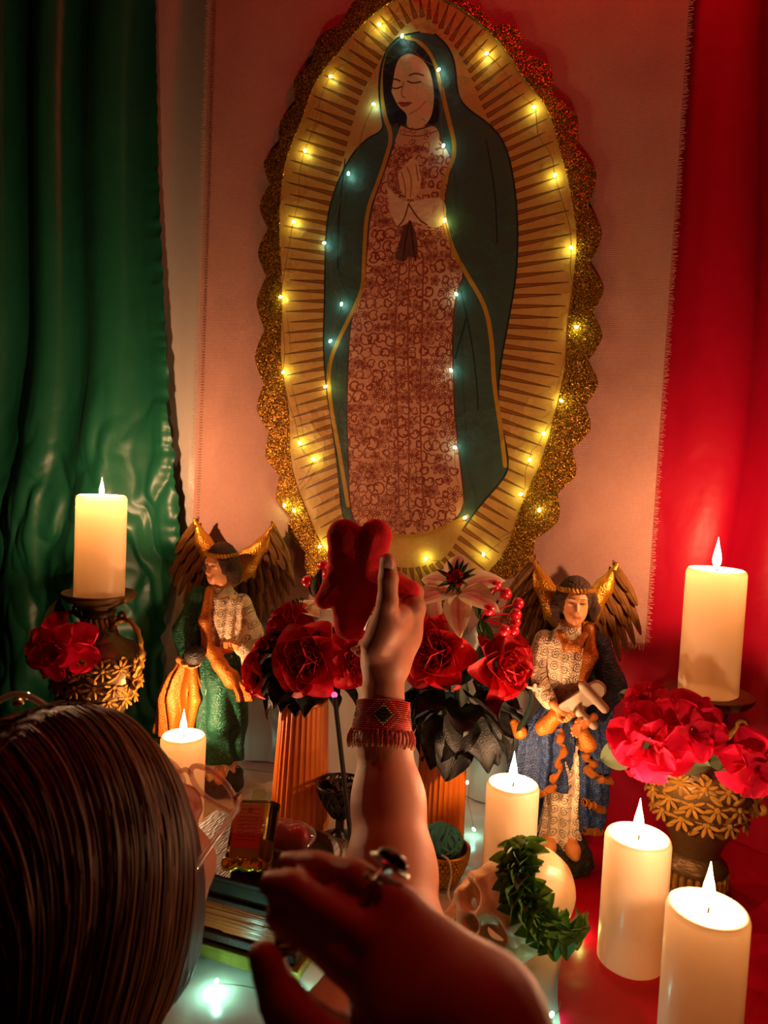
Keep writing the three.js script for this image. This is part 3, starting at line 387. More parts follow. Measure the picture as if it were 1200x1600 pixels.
// ---------- fluted pedestals ----------
const orangePlastic = phys('#e2761a', 0.42, { transmission: 0.18, thickness: 0, side: THREE.DoubleSide });
function pedestal(label, at, r0, r1, h) {
  const t = thing('fluted_pedestal', label, 'pedestal', at, 'orange pedestals'), N = 30, seg = 300;
  part('shaft', sheet(seg, 20, (u, v) => { const a = -u * TAU, r = lerp(r0, r1, v) - 0.0022 * Math.pow(Math.abs(Math.cos(a * N / 2)), 0.5) + 0.0016; return [Math.sin(a) * r, v * h, Math.cos(a) * r]; }), orangePlastic, t);
  part('cap', lathe([[0, h - 0.001], [r1 + 0.001, h - 0.001], [r1 + 0.002, h + 0.002], [r1, h + 0.006], [0, h + 0.006]]), orangePlastic, t);
  return t;
}
const PED_L = [-0.065,0.008,0.138], PED_R = [0.136,0.008,0.123];
pedestal('orange fluted pedestal tapering up to the bouquet left of the raised arm', PED_L, 0.041, 0.0325, 0.178);
pedestal('straight orange fluted pedestal half hidden behind the raised arm', PED_R, 0.033, 0.0305, 0.165);

// ---------- bouquets on the pedestals ----------
const blackLeaf = phys('#171715', 0.55, { side: THREE.DoubleSide, sheen: 0.3, sheenRoughness: 0.5, bumpMap: withRepeat(T.grain, 2, 2), bumpScale: 0.001 });
const leafShapes = [0, 1, 2].map((k) => blade(0.058, 0.042, { shape: 0.85, cup: 0.1, curl: 0.35 + 0.2 * k, ruffle: 0.06, waves: 7, seed: k + 3, fold: 0.25, nu: 8, nv: 10, tip: 0.75 }));
const stemMat = std('#1c2416', 0.7);
function foliage(label, at, seed, lo = -0.7, squash = 1) {
  const t = thing('black_foliage', label, 'foliage', at), r = rng(seed);
  part('stem', taper([[0, -0.05, 0], [0.002, -0.02, 0], [0, 0.02, 0]], () => 0.008, 6, 8), stemMat, t);
  for (let k = 0; k < 46; k++) {
    const a = k * 2.39996 + r() * 0.5, e = lerp(lo, 1.1, (k + 0.5) / 46), d = [Math.cos(e) * Math.sin(a), Math.sin(e) * squash, Math.cos(e) * Math.cos(a)];
    const l = part('leaf', leafShapes[k % 3], blackLeaf, t); l.position.set(...d.map((c) => c * 0.03)); aim(l, d, [d[0] * 0.2 + (r() - 0.5) * 0.6, 1, d[2] * 0.2 + (r() - 0.5) * 0.6]); l.scale.setScalar(0.75 + r() * 0.4);
  }
  return t;
}
const BL = [PED_L[0] + 0.004, 0.232, PED_L[2] + 0.004], BR = [PED_R[0] + 0.02, 0.215, PED_R[2] + 0.006];
foliage('glossy black artificial leaves on the left orange pedestal', BL, 51);
foliage('black artificial leaves drooping over the right orange pedestal', BR, 53, -0.95).scale.setScalar(1.18);
const velvet = phys('#d60c1c', 0.62, { sheen: 0.6, sheenRoughness: 0.4, sheenColor: new THREE.Color('#ff3030'), side: THREE.DoubleSide, transmission: 0.12, thickness: 0, bumpMap: withRepeat(T.grain, 3, 3), bumpScale: 0.0004 });
const rosePetals = [0, 1, 2].map((k) => blade(0.038, 0.046, { broad: 1, cup: 0.5, curl: -0.25 + 0.25 * k, roll: 0.12 + 0.12 * k, ruffle: 0.035, waves: 3, seed: k + 9, nu: 14, nv: 14 }));
rosePetals.push(blade(0.036, 0.034, { broad: 1, cup: 1.15, curl: -0.05, roll: 0.25, ruffle: 0.02, waves: 3, seed: 21, nu: 14, nv: 14 }));
function rose(label, at, face, size, seed) {
  const t = thing('red_rose', label, 'rose', at, 'red roses in the bouquets'); t.quaternion.setFromUnitVectors(new THREE.Vector3(0, 0, 1), V(face).normalize()); t.scale.setScalar(size);
  const r = rng(seed), rows = [[3, 0.1, 0.62, 3, 0.01], [4, 0.24, 0.74, 3, 0.007], [5, 0.45, 0.82, 1, 0.004], [5, 0.8, 0.95, 1, 0], [6, 1.15, 1.05, 2, -0.003]];
  rows.forEach(([n, open, s, kind, z], i) => { for (let k = 0; k < n; k++) { const p = whorl(part('petal', rosePetals[kind], velvet, t), (k + i * 0.37) * TAU / n + r() * 0.3, open + r() * 0.12, 0.003 + i * 0.002, z); p.scale.setScalar(s); } });
  part('heart', lathe([[0, 0], [0.006, 0.003], [0.007, 0.015], [0.004, 0.026], [0, 0.029]], 12).rotateX(Math.PI / 2), velvet, t);
  return t;
}
rose('large open red rose in the middle of the left bouquet', [-0.038,0.262,0.191], [0.05, 0.22, 1], 1.1, 61);
rose('dark red rose at the upper left of the left bouquet', [-0.088,0.29,0.141], [-0.35, 0.6, 0.7], 0.8, 63);
rose('red rose at the far left of the left bouquet catching candle light', [-0.113,0.231,0.183], [-0.9, -0.15, 0.5], 0.72, 65);
rose('small red rose low on the left side of the left bouquet', [-0.121,0.252,0.153], [-0.9, 0.5, 0.3], 0.55, 66);
rose('dim red rose between the left bouquet and the raised wrist', [0.012,0.262,0.166], [0.6, 0.1, 0.8], 0.85, 67);
rose('large red rose just right of the raised wrist', [0.13,0.288,0.177], [-0.1, 0.25, 1], 1.08, 69);
rose('red rose at the right edge of the right bouquet', [0.21,0.277,0.16], [0.75, 0.1, 0.7], 1.0, 71);
// lilies
const lilyMat = phys('#ffffff', 0.6, { vertexColors: true, transmission: 0.25, thickness: 0, side: THREE.DoubleSide });
const lilyPetal = tint(blade(0.056, 0.032, { shape: 0.9, cup: 0.15, curl: 0.75, ruffle: 0.02, waves: 4, nu: 10, nv: 14, tip: 0.8 }), (x, y, z, u, v) => { const s = Math.abs(u * 2 - 1), k = Math.max(Math.exp(-s * s * 22), 0.55 * Math.exp(-Math.pow((s - 0.42) * 9, 2))) * (v > 0.06 && v < 0.9 ? 1 : 0); return [lerp(0.82, 0.72, k), lerp(0.62, 0.1, k), lerp(0.42, 0.13, k)]; });
const stamenGeo = taper([[0, 0, 0], [0.002, 0.012, 0.003], [0.004, 0.026, 0.004]], (q) => 0.0007 + (q > 0.85 ? 0.0012 : 0), 10, 5), greenLeaf = std('#3a5a1c', 0.6, { side: THREE.DoubleSide }), spike = blade(0.026, 0.006, { curl: 0.2, nu: 4, nv: 6, tip: 0.8 });
function lily(label, at, face, size, seed, buds = 0) {
  const t = thing('lily', label, 'lily', at, 'lilies in the bouquets'); t.quaternion.setFromUnitVectors(new THREE.Vector3(0, 0, 1), V(face).normalize()); t.scale.setScalar(size); const r = rng(seed);
  for (let k = 0; k < 6; k++) whorl(part('petal', lilyPetal, lilyMat, t), k * TAU / 6 + r() * 0.2, 1.0 + (k % 2) * 0.18 + r() * 0.1, 0.004, k % 2 ? 0 : 0.002);
  for (let k = 0; k < 6; k++) whorl(part('stamen', stamenGeo, greenLeaf, t), k * TAU / 6 + 0.3, 0.3 + r() * 0.2, 0.001, 0.002);
  for (let k = 0; k < buds * 5; k++) { const p = whorl(part('bud_petal', pinkPetals[k % 4], pinkSilk, t), k * TAU / 5, 0.25 + 0.2 * (k % 2), 0.002, 0.016); p.scale.setScalar(0.3); }
  for (let k = 0; k < buds * 12; k++) whorl(part('grass_blade', spike, greenLeaf, t), k * TAU / 12 + r(), 0.7 + r() * 0.5, 0.002, 0.018);
  return t;
}
lily('cream lily with pink stripes and a pink bud at the top of the right bouquet', [0.153,0.366,0.166], [-0.05, 0.75, 0.66], 1.15, 81, 1);
lily('cream lily half hidden between the hand and the right bouquet', [0.131,0.322,0.165], [-0.5, 0.1, 0.85], 0.85, 83);
lily('pale lily behind the black leaves at the top of the left bouquet', [-0.08,0.307,0.127], [-0.2, 0.95, 0.2], 0.85, 85);
// berries
const berryMat = phys('#d4122e', 0.3, { clearcoat: 0.6, clearcoatRoughness: 0.2 }), berryGeo = new THREE.SphereGeometry(0.0078, 18, 14), sprigLeaf = blade(0.034, 0.013, { curl: 0.4, fold: 0.3, nu: 6, nv: 8, tip: 0.8 });
function sprig(label, root, berries, leaves) {
  const t = thing('berry_sprig', label, 'berries', root), o = V(root);
  for (const b of berries) { const e = V(b).sub(o); const s = part('berry', berryGeo, berryMat, t); s.position.copy(e); part('stalk', taper([[0, 0, 0], [e.x * 0.5, e.y * 0.5 + 0.004, e.z * 0.5 + 0.004], e.toArray()], () => 0.001, 10, 5), berryMat, t); }
  for (const [d, s] of leaves) { const l = part('leaf', sprigLeaf, greenLeaf, t); aim(l, d, [0, 0.3, 1]); l.scale.setScalar(s); }
  return t;
}
sprig('sprig of shiny red berries with green leaves at the right of the right bouquet', [0.185,0.335,0.174], [[0.197,0.352,0.191],[0.216,0.326,0.182],[0.226,0.325,0.169],[0.227,0.344,0.162],[0.226,0.333,0.157],[0.228,0.356,0.15],[0.212,0.368,0.154],[0.199,0.377,0.152]], [[[0.3, -1, 0.2], 1], [[0.6, -0.8, 0.3], 1], [[-0.1, 1, 0.2], 1.1], [[0.1, -1, 0.4], 0.8], [[0.5, 0.7, 0.2], 1.1]]);
sprig('sprig with two red berries and green leaves at the left of the red doll', [-0.038,0.342,0.176], [[-0.052,0.364,0.178],[-0.032,0.386,0.171],[-0.028,0.372,0.165]], [[[0.1, 1, 0.2], 1.3], [[-0.3, 0.9, 0.1], 1.0], [[0.35, 0.9, 0.1], 1.0]]);


// ---------- the two painted angels ----------
// a draped column: rows of [y, x radius, z radius, x shift, z shift], folded n times round
function column(rows, n = 0, amp = 0, seed = 1, lean = 0) {
  const s = rows.slice().sort((a, b) => a[0] - b[0]), y0 = s[0][0], y1 = s[s.length - 1][0];
  return (x, y, z) => {
    const q = clamp(y, y0, y1); let i = 0; while (i < s.length - 2 && q > s[i + 1][0]) i++;
    const a = s[i], b = s[i + 1], t = (q - a[0]) / (b[0] - a[0]), k = t * t * (3 - 2 * t), rx = lerp(a[1], b[1], k), rz = lerp(a[2], b[2], k), X = x - lerp(a[3] ?? 0, b[3] ?? 0, k), Z = z - lerp(a[4] ?? 0, b[4] ?? 0, k);
    const th = Math.atan2(X / rx, Z / rz), m = Math.min(rx, rz), w = n ? amp * Math.sin(n * th + lean * y * 60 + 2.2 * noise(th * 1.3, y * 14, seed)) * sstep(y1 - y, 0, 0.03) : 0;
    const d = (Math.hypot(X / rx, Z / rz) - 1) * m * 0.8 - w, e = Math.max(y0 - y, y - y1);
    return Math.max(d, e * 0.9);
  };
}
const skinPaint = std('#d98a4a', 0.45), hairPaint = std('#40200c', 0.85, { bumpMap: withRepeat(T.grain, 60, 60), bumpScale: 0.002 }), goldLeaf = std('#c8841e', 0.34, { metalness: 0.6, bumpMap: withRepeat(T.grain, 30, 30), bumpScale: 0.001 }), goldCloth = std('#b8681a', 0.45, { metalness: 0.35, bumpMap: withRepeat(T.grain, 40, 40), bumpScale: 0.0012 });
const carved = withRepeat(tex(256, (u, v) => { const a = Math.sin((u + 0.05 * Math.sin(v * TAU * 3)) * TAU * 6) * Math.sin((v + 0.05 * Math.cos(u * TAU * 4)) * TAU * 6); return 0.5 + 0.35 * Math.sign(a) * Math.pow(Math.abs(a), 0.5) + 0.15 * tileNoise(u, v, 20, 3); }), 30, 30);
const brocade = std('#ffffff', 0.55, { bumpMap: carved, bumpScale: 0.0012, map: withRepeat(tex(256, (u, v) => { let k = 0; for (const [a, b] of [[0.25, 0.25], [0.75, 0.75], [0.25, 0.75], [0.75, 0.25]]) { const x = u - a, y = v - b, r = Math.hypot(x, y) * 2, t = Math.atan2(y, x); k = Math.max(k, Math.exp(-Math.pow((((r * 5 + t / TAU + (a > 0.5 ? 0.3 : 0)) % 1) - 0.5) * 6, 2)) * (r < 0.42 ? 1 : 0)); } const c = 1 - k * 0.62; return [222 * c + 10, 205 * c, 168 * c]; }, [1, 1], true), 32, 32) });
const carveNoise = (f, amp, sc) => (x, y, z) => f(x, y, z) + amp * noise(x * sc, y * sc, z * sc);
const mantlePaint = (c) => std('#ffffff', 0.55, { bumpMap: carved, bumpScale: 0.0012, map: withRepeat(tex(128, (u, v) => { const n = tileNoise(u, v, 16, 4), k = n > 0.12 ? 1.5 : 1; return [c[0] * k + 20 * n, c[1] * k + 26 * n, c[2] * k + 26 * n]; }, [1, 1], true), 22, 22) });
const darkStone = std('#2c2622', 0.6, { bumpMap: withRepeat(T.grain, 20, 20), bumpScale: 0.003 });
const featherGeo = [0, 1].map((k) => { const g = new THREE.SphereGeometry(1, 10, 10).scale(k ? 0.0052 : 0.0068, 0.5, 0.0016).translate(0, 0.42, 0); return join([g, new THREE.CylinderGeometry(0.0005, 0.0008, 0.8, 5).translate(0, 0.42, 0.0014)]); });
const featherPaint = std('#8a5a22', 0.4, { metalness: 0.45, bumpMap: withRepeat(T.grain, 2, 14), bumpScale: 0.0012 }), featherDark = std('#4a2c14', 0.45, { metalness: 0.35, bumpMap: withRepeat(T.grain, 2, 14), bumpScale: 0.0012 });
function wing(t, s, turn) {
  const arm = [[0.008, 0.318, -0.026], [0.03, 0.342, -0.036], [0.058, 0.38, -0.042], [0.075, 0.416, -0.04]], m = M4([0, 0, 0], [0, s * turn, 0]).multiply(new THREE.Matrix4().makeScale(s, 1, 1));
  const g = sculpt(sd.join(0.012, sd.chain(arm, [0.012, 0.015, 0.012, 0.003], 0.01), sd.ell([0.035, 0.345, -0.037], [0.018, 0.032, 0.006])), [-0.02, 0.28, -0.07], [0.1, 0.44, 0], 0.0022);
  g.applyMatrix4(m); if (s < 0) flip(g);
  const w = part('wing', g, goldLeaf, t), c = new THREE.CatmullRomCurve3(arm.map(V));
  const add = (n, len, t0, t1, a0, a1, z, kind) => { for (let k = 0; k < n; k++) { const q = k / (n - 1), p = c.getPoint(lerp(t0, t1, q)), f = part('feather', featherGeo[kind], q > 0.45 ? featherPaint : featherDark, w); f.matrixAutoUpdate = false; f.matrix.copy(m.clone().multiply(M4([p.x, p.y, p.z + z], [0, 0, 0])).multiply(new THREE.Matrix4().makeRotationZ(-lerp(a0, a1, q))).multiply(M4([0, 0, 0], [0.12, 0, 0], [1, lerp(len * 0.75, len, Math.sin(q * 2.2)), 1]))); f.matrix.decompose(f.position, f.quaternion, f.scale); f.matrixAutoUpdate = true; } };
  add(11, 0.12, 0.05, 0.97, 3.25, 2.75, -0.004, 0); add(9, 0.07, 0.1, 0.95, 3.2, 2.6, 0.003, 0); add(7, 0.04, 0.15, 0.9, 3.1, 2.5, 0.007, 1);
  return w;
}
function flip(g) { const i = g.index; for (let k = 0; k < i.count; k += 3) { const a = i.getX(k); i.setX(k, i.getX(k + 1)); i.setX(k + 1, a); } return g; }
function angelHead(t, at, turn, tilt) {
  const h = new THREE.Group(); h.name = numbered('head'); h.position.set(...at); h.rotation.set(tilt[0], turn, tilt[1], 'YXZ'); t.add(h);
  const face = sd.join(0.006, sd.ell([0, 0.004, 0], [0.0195, 0.027, 0.0225]), sd.ell([0, -0.014, 0.008], [0.0135, 0.0135, 0.0145]), sd.cap([0, 0.004, 0.0215], [0, -0.006, 0.0262], 0.0022, 0.0034), sd.ell([0, -0.0145, 0.0195], [0.006, 0.0022, 0.003]), sd.ell([0, -0.0215, 0.0175], [0.0055, 0.0045, 0.005]), sd.cap([0, -0.02, -0.004], [0, -0.05, -0.008], 0.0115, 0.014), sd.cap([-0.01, 0.0092, 0.0185], [-0.003, 0.0098, 0.0215], 0.002, 0.0018), sd.cap([0.01, 0.0092, 0.0185], [0.003, 0.0098, 0.0215], 0.002, 0.0018));
  const cut = sd.cut(0.004, face, sd.ell([-0.0075, 0.0045, 0.024], [0.0052, 0.0032, 0.0035]), sd.ell([0.0075, 0.0045, 0.024], [0.0052, 0.0032, 0.0035]));
  const paint = (x, y, z) => { const eye = Math.abs(Math.abs(x) - 0.0075), ey = y - 0.0042; if (z > 0.012 && eye < 0.0042 && Math.abs(ey) < 0.0012) return [0.1, 0.05, 0.03]; if (z > 0.01 && Math.abs(y - 0.0102 + 0.1 * eye * 0.4) < 0.0009 && Math.abs(x) > 0.003 && Math.abs(x) < 0.0125) return [0.2, 0.09, 0.03]; if (z > 0.018 && Math.abs(y + 0.0148) < 0.0016 && Math.abs(x) < 0.0055) return [0.5, 0.1, 0.06]; return [0.72, 0.3, 0.11]; };
  part('face', sculpt(sd.join(0.003, cut, sd.ell([-0.0075, 0.0042, 0.0185], [0.0045, 0.0028, 0.0028]), sd.ell([0.0075, 0.0042, 0.0185], [0.0045, 0.0028, 0.0028])), [-0.03, -0.06, -0.03], [0.03, 0.038, 0.034], 0.0012, paint), std('#ffffff', 0.42, { vertexColors: true }), h);
  const locks = [sd.cut(0.003, sd.ell([0, 0.007, -0.004], [0.0245, 0.0295, 0.0245]), sd.ell([0, -0.008, 0.026], [0.0185, 0.026, 0.022]), sd.box([0, -0.045, 0.01], [0.03, 0.025, 0.03]))], r = rng(5);
  for (let k = 0; k < 22; k++) { const a = Math.PI * 0.42 + (k / 21) * Math.PI * 1.16, x = Math.sin(a), z = Math.cos(a); locks.push(sd.chain([[x * 0.0215, 0.012, z * 0.022], [x * 0.0265, -0.008 + r() * 0.006, z * 0.026], [x * 0.024, -0.026 + r() * 0.006, z * 0.024 - 0.003]], [0.005, 0.0062, 0.004], 0.003)); }
  part('hair', sculpt(carveNoise(sd.join(0.003, ...locks), 0.0012, 320), [-0.04, -0.05, -0.045], [0.04, 0.045, 0.034], 0.0016), hairPaint, h);
  const band = []; for (let k = 0; k < 30; k++) { const a = k / 30 * TAU; band.push(new THREE.SphereGeometry(0.0036, 6, 5).scale(0.8, 1.15, 0.7).applyMatrix4(M4([Math.sin(a) * 0.0238, 0.0185 + 0.002 * Math.cos(a), Math.cos(a) * 0.0243 - 0.003], [0, a, 0.5]))); }
  part('headband', join(band), goldLeaf, h);
  return h;
}
// a small hand with five fingers: root at the wrist, fingers along +y, palm towards +z
function smallHand(curl, spread = 1) {
  const fs = [sd.ell([0, 0.008, 0], [0.0072, 0.0095, 0.0042]), sd.cap([0, -0.008, 0], [0, 0.002, 0], 0.0055, 0.0058)];
  for (let k = 0; k < 4; k++) { const x = (k - 1.5) * 0.0036 * spread, l = [0.8, 1, 0.95, 0.75][k], c = curl; fs.push(sd.chain([[x, 0.015, 0], [x * 1.1, 0.015 + 0.0085 * l * Math.cos(c), 0.0085 * l * Math.sin(c)], [x * 1.15, 0.015 + 0.0085 * l * Math.cos(c) + 0.008 * l * Math.cos(2.2 * c), 0.0085 * l * Math.sin(c) + 0.008 * l * Math.sin(2.2 * c)]], [0.0021, 0.0019, 0.0015], 0.001)); }
  fs.push(sd.chain([[0.005, 0.004, 0.001], [0.0095, 0.01, 0.003], [0.0098, 0.0165, 0.006]], [0.0025, 0.0021, 0.0016], 0.001));
  return sculpt(sd.join(0.0025, ...fs), [-0.014, -0.018, -0.012], [0.016, 0.038, 0.024], 0.0011);
}
const handOpen = smallHand(0.25), handShut = smallHand(0.95);
function placed(name, g, m, t, y, f, at) { const o = aim(part(name, g, m, t), y, f); o.position.set(...at); return o; }
const frill = (t, pts, w, wob, n) => part('gold_trim', taper(pts.flatMap((p, i) => { const q = pts[i + 1]; return q ? [0, 0.25, 0.5, 0.75].map((k) => p.map((c, j) => lerp(c, q[j], k) + (j !== 1 ? wob * Math.sin((i * 4 + k * 4) * n + j) : 0))) : [p]; }), (q) => w * (0.8 + 0.35 * Math.sin(q * 50)), pts.length * 14, 8), goldCloth, t);
function base(t, r, h, seed) { part('base', sculpt(carveNoise(sd.cut(0.004, sd.join(0.006, sd.ell([0, h * 0.4, 0], [r, h, r * 0.85]), sd.ell([r * 0.3, h * 0.3, r * 0.2], [r * 0.8, h * 0.8, r * 0.7])), sd.box([0, -0.05, 0], [0.2, 0.05, 0.2])), 0.004, 70 + seed), [-0.08, -0.006, -0.08], [0.08, 0.07, 0.08], 0.0022), darkStone, t); }

// left: green mantle over one shoulder, pale bodice, gold sash, holding a dark bowl
{
  const t = thing('angel_statue', 'painted angel statuette in a green mantle with a gold sash, looking aside', 'statuette', [-0.236, 0.008, 0.078]);
  t.rotation.y = 0.22; base(t, 0.045, 0.036, 1);
  const green = mantlePaint([16, 74, 52]);
  part('robe', sculpt(column([[0.02, 0.034, 0.03, 0.004, 0.006], [0.07, 0.033, 0.028, 0.002, 0.004], [0.16, 0.038, 0.03], [0.225, 0.028, 0.021], [0.27, 0.033, 0.023], [0.298, 0.036, 0.02], [0.318, 0.018, 0.014, 0, -0.004]], 11, 0.0016, 2, 0.3), [-0.06, 0.01, -0.05], [0.06, 0.325, 0.05], 0.0022), brocade, t);
  part('skirt', sculpt(sd.cut(0.004, sd.join(0.008, column([[0.05, 0.038, 0.032, 0.008, 0.008], [0.1, 0.042, 0.035, 0.006, 0.006], [0.17, 0.04, 0.034, 0.004, 0.002], [0.222, 0.03, 0.024]], 8, 0.003, 7, 0.8), sd.chain([[0.012, 0.18, 0.026], [0.016, 0.115, 0.04], [0.012, 0.06, 0.028]], [0.014, 0.015, 0.009], 0.01)), sd.box([-0.05, 0.06, 0.05], [0.028, 0.07, 0.05], 0.01)), [-0.07, 0.03, -0.055], [0.07, 0.235, 0.07], 0.0022), green, t);
  const arm = sd.chain([[-0.034, 0.292, -0.002], [-0.05, 0.245, 0.004], [-0.036, 0.212, 0.03]], [0.018, 0.02, 0.015], 0.012);
  part('mantle', sculpt(carveNoise(sd.join(0.01, arm, sd.chain([[-0.03, 0.302, -0.006], [-0.012, 0.3, 0.012]], [0.016, 0.008], 0.01), sd.both(column([[0.1, 0.05, 0.036, -0.012, -0.004], [0.2, 0.05, 0.032, -0.01, -0.004], [0.305, 0.036, 0.022, -0.004, -0.006]], 12, 0.002, 4, 0.4), (x, y, z) => x + z * 0.5 + 0.012)), 0.0016, 90), [-0.09, 0.08, -0.06], [0.03, 0.33, 0.06], 0.0022), green, t);
  part('mantle_lining', sculpt(sd.join(0.006, sd.both(column([[0.085, 0.03, 0.014, -0.052, 0.018], [0.14, 0.03, 0.016, -0.05, 0.018], [0.205, 0.018, 0.012, -0.04, 0.022]], 9, 0.0045, 5, 0.5), (x, y, z) => -z - 0.01), sd.chain([[-0.03, 0.2, 0.034], [-0.022, 0.15, 0.04], [-0.03, 0.1, 0.036]], [0.006, 0.008, 0.006], 0.006)), [-0.1, 0.07, -0.02], [0, 0.22, 0.06], 0.0022), goldCloth, t, 'bright gold lining hanging from the mantle');
  part('sash', sculpt(sd.join(0.006, sd.chain([[-0.012, 0.315, 0.016], [-0.014, 0.27, 0.03], [-0.008, 0.232, 0.032], [0.012, 0.205, 0.032], [0.03, 0.182, 0.03]], [0.007, 0.008, 0.008, 0.01, 0.013], 0.008), sd.chain([[-0.026, 0.222, 0.018], [0, 0.222, 0.03], [0.028, 0.226, 0.014]], [0.006, 0.007, 0.006], 0.006), sd.both(column([[0.148, 0.02, 0.008, 0.04, 0.022], [0.195, 0.012, 0.009, 0.026, 0.028]], 7, 0.003, 8), sd.box([0.04, 0.17, 0.02], [0.05, 0.04, 0.03]))), [-0.05, 0.13, -0.01], [0.08, 0.335, 0.055], 0.002), goldCloth, t);
  part('sleeve', sculpt(sd.join(0.008, sd.chain([[0.034, 0.294, -0.002], [0.052, 0.25, 0.004], [0.045, 0.232, 0.024]], [0.015, 0.017, 0.0145], 0.01), sd.chain([[0.05, 0.24, 0.01], [0.052, 0.205, 0.016]], [0.015, 0.011], 0.008)), [0, 0.18, -0.03], [0.09, 0.32, 0.05], 0.0022), brocade, t);
  placed('hand', handShut, skinPaint, t, [-0.45, 0.65, 0.6], [-0.3, -0.6, 0.7], [0.038, 0.236, 0.036]);
  placed('hand', handOpen, skinPaint, t, [0.9, -0.25, 0.35], [0.1, 0.9, 0.3], [-0.042, 0.208, 0.04]);
  part('bowl', sculpt(sd.cut(0.003, sd.ell([-0.022, 0.222, 0.048], [0.016, 0.016, 0.016]), sd.ell([-0.022, 0.237, 0.048], [0.011, 0.008, 0.011])), [-0.045, 0.2, 0.025], [0, 0.245, 0.07], 0.0016), darkStone, t);
  for (const s of [-1, 1]) part('foot', sculpt(sd.chain([[s * 0.014, 0.036, 0.01], [s * 0.016 + 0.003, 0.032, 0.036], [s * 0.016 + 0.005, 0.029, 0.044]], [0.009, 0.0085, 0.006], 0.005), [-0.04, 0.01, -0.01], [0.045, 0.055, 0.06], 0.0018), skinPaint, t);
  angelHead(t, [0, 0.352, 0.004], -0.55, [0.12, -0.06]); wing(t, -1, 0.25); wing(t, 1, 0.1);
}
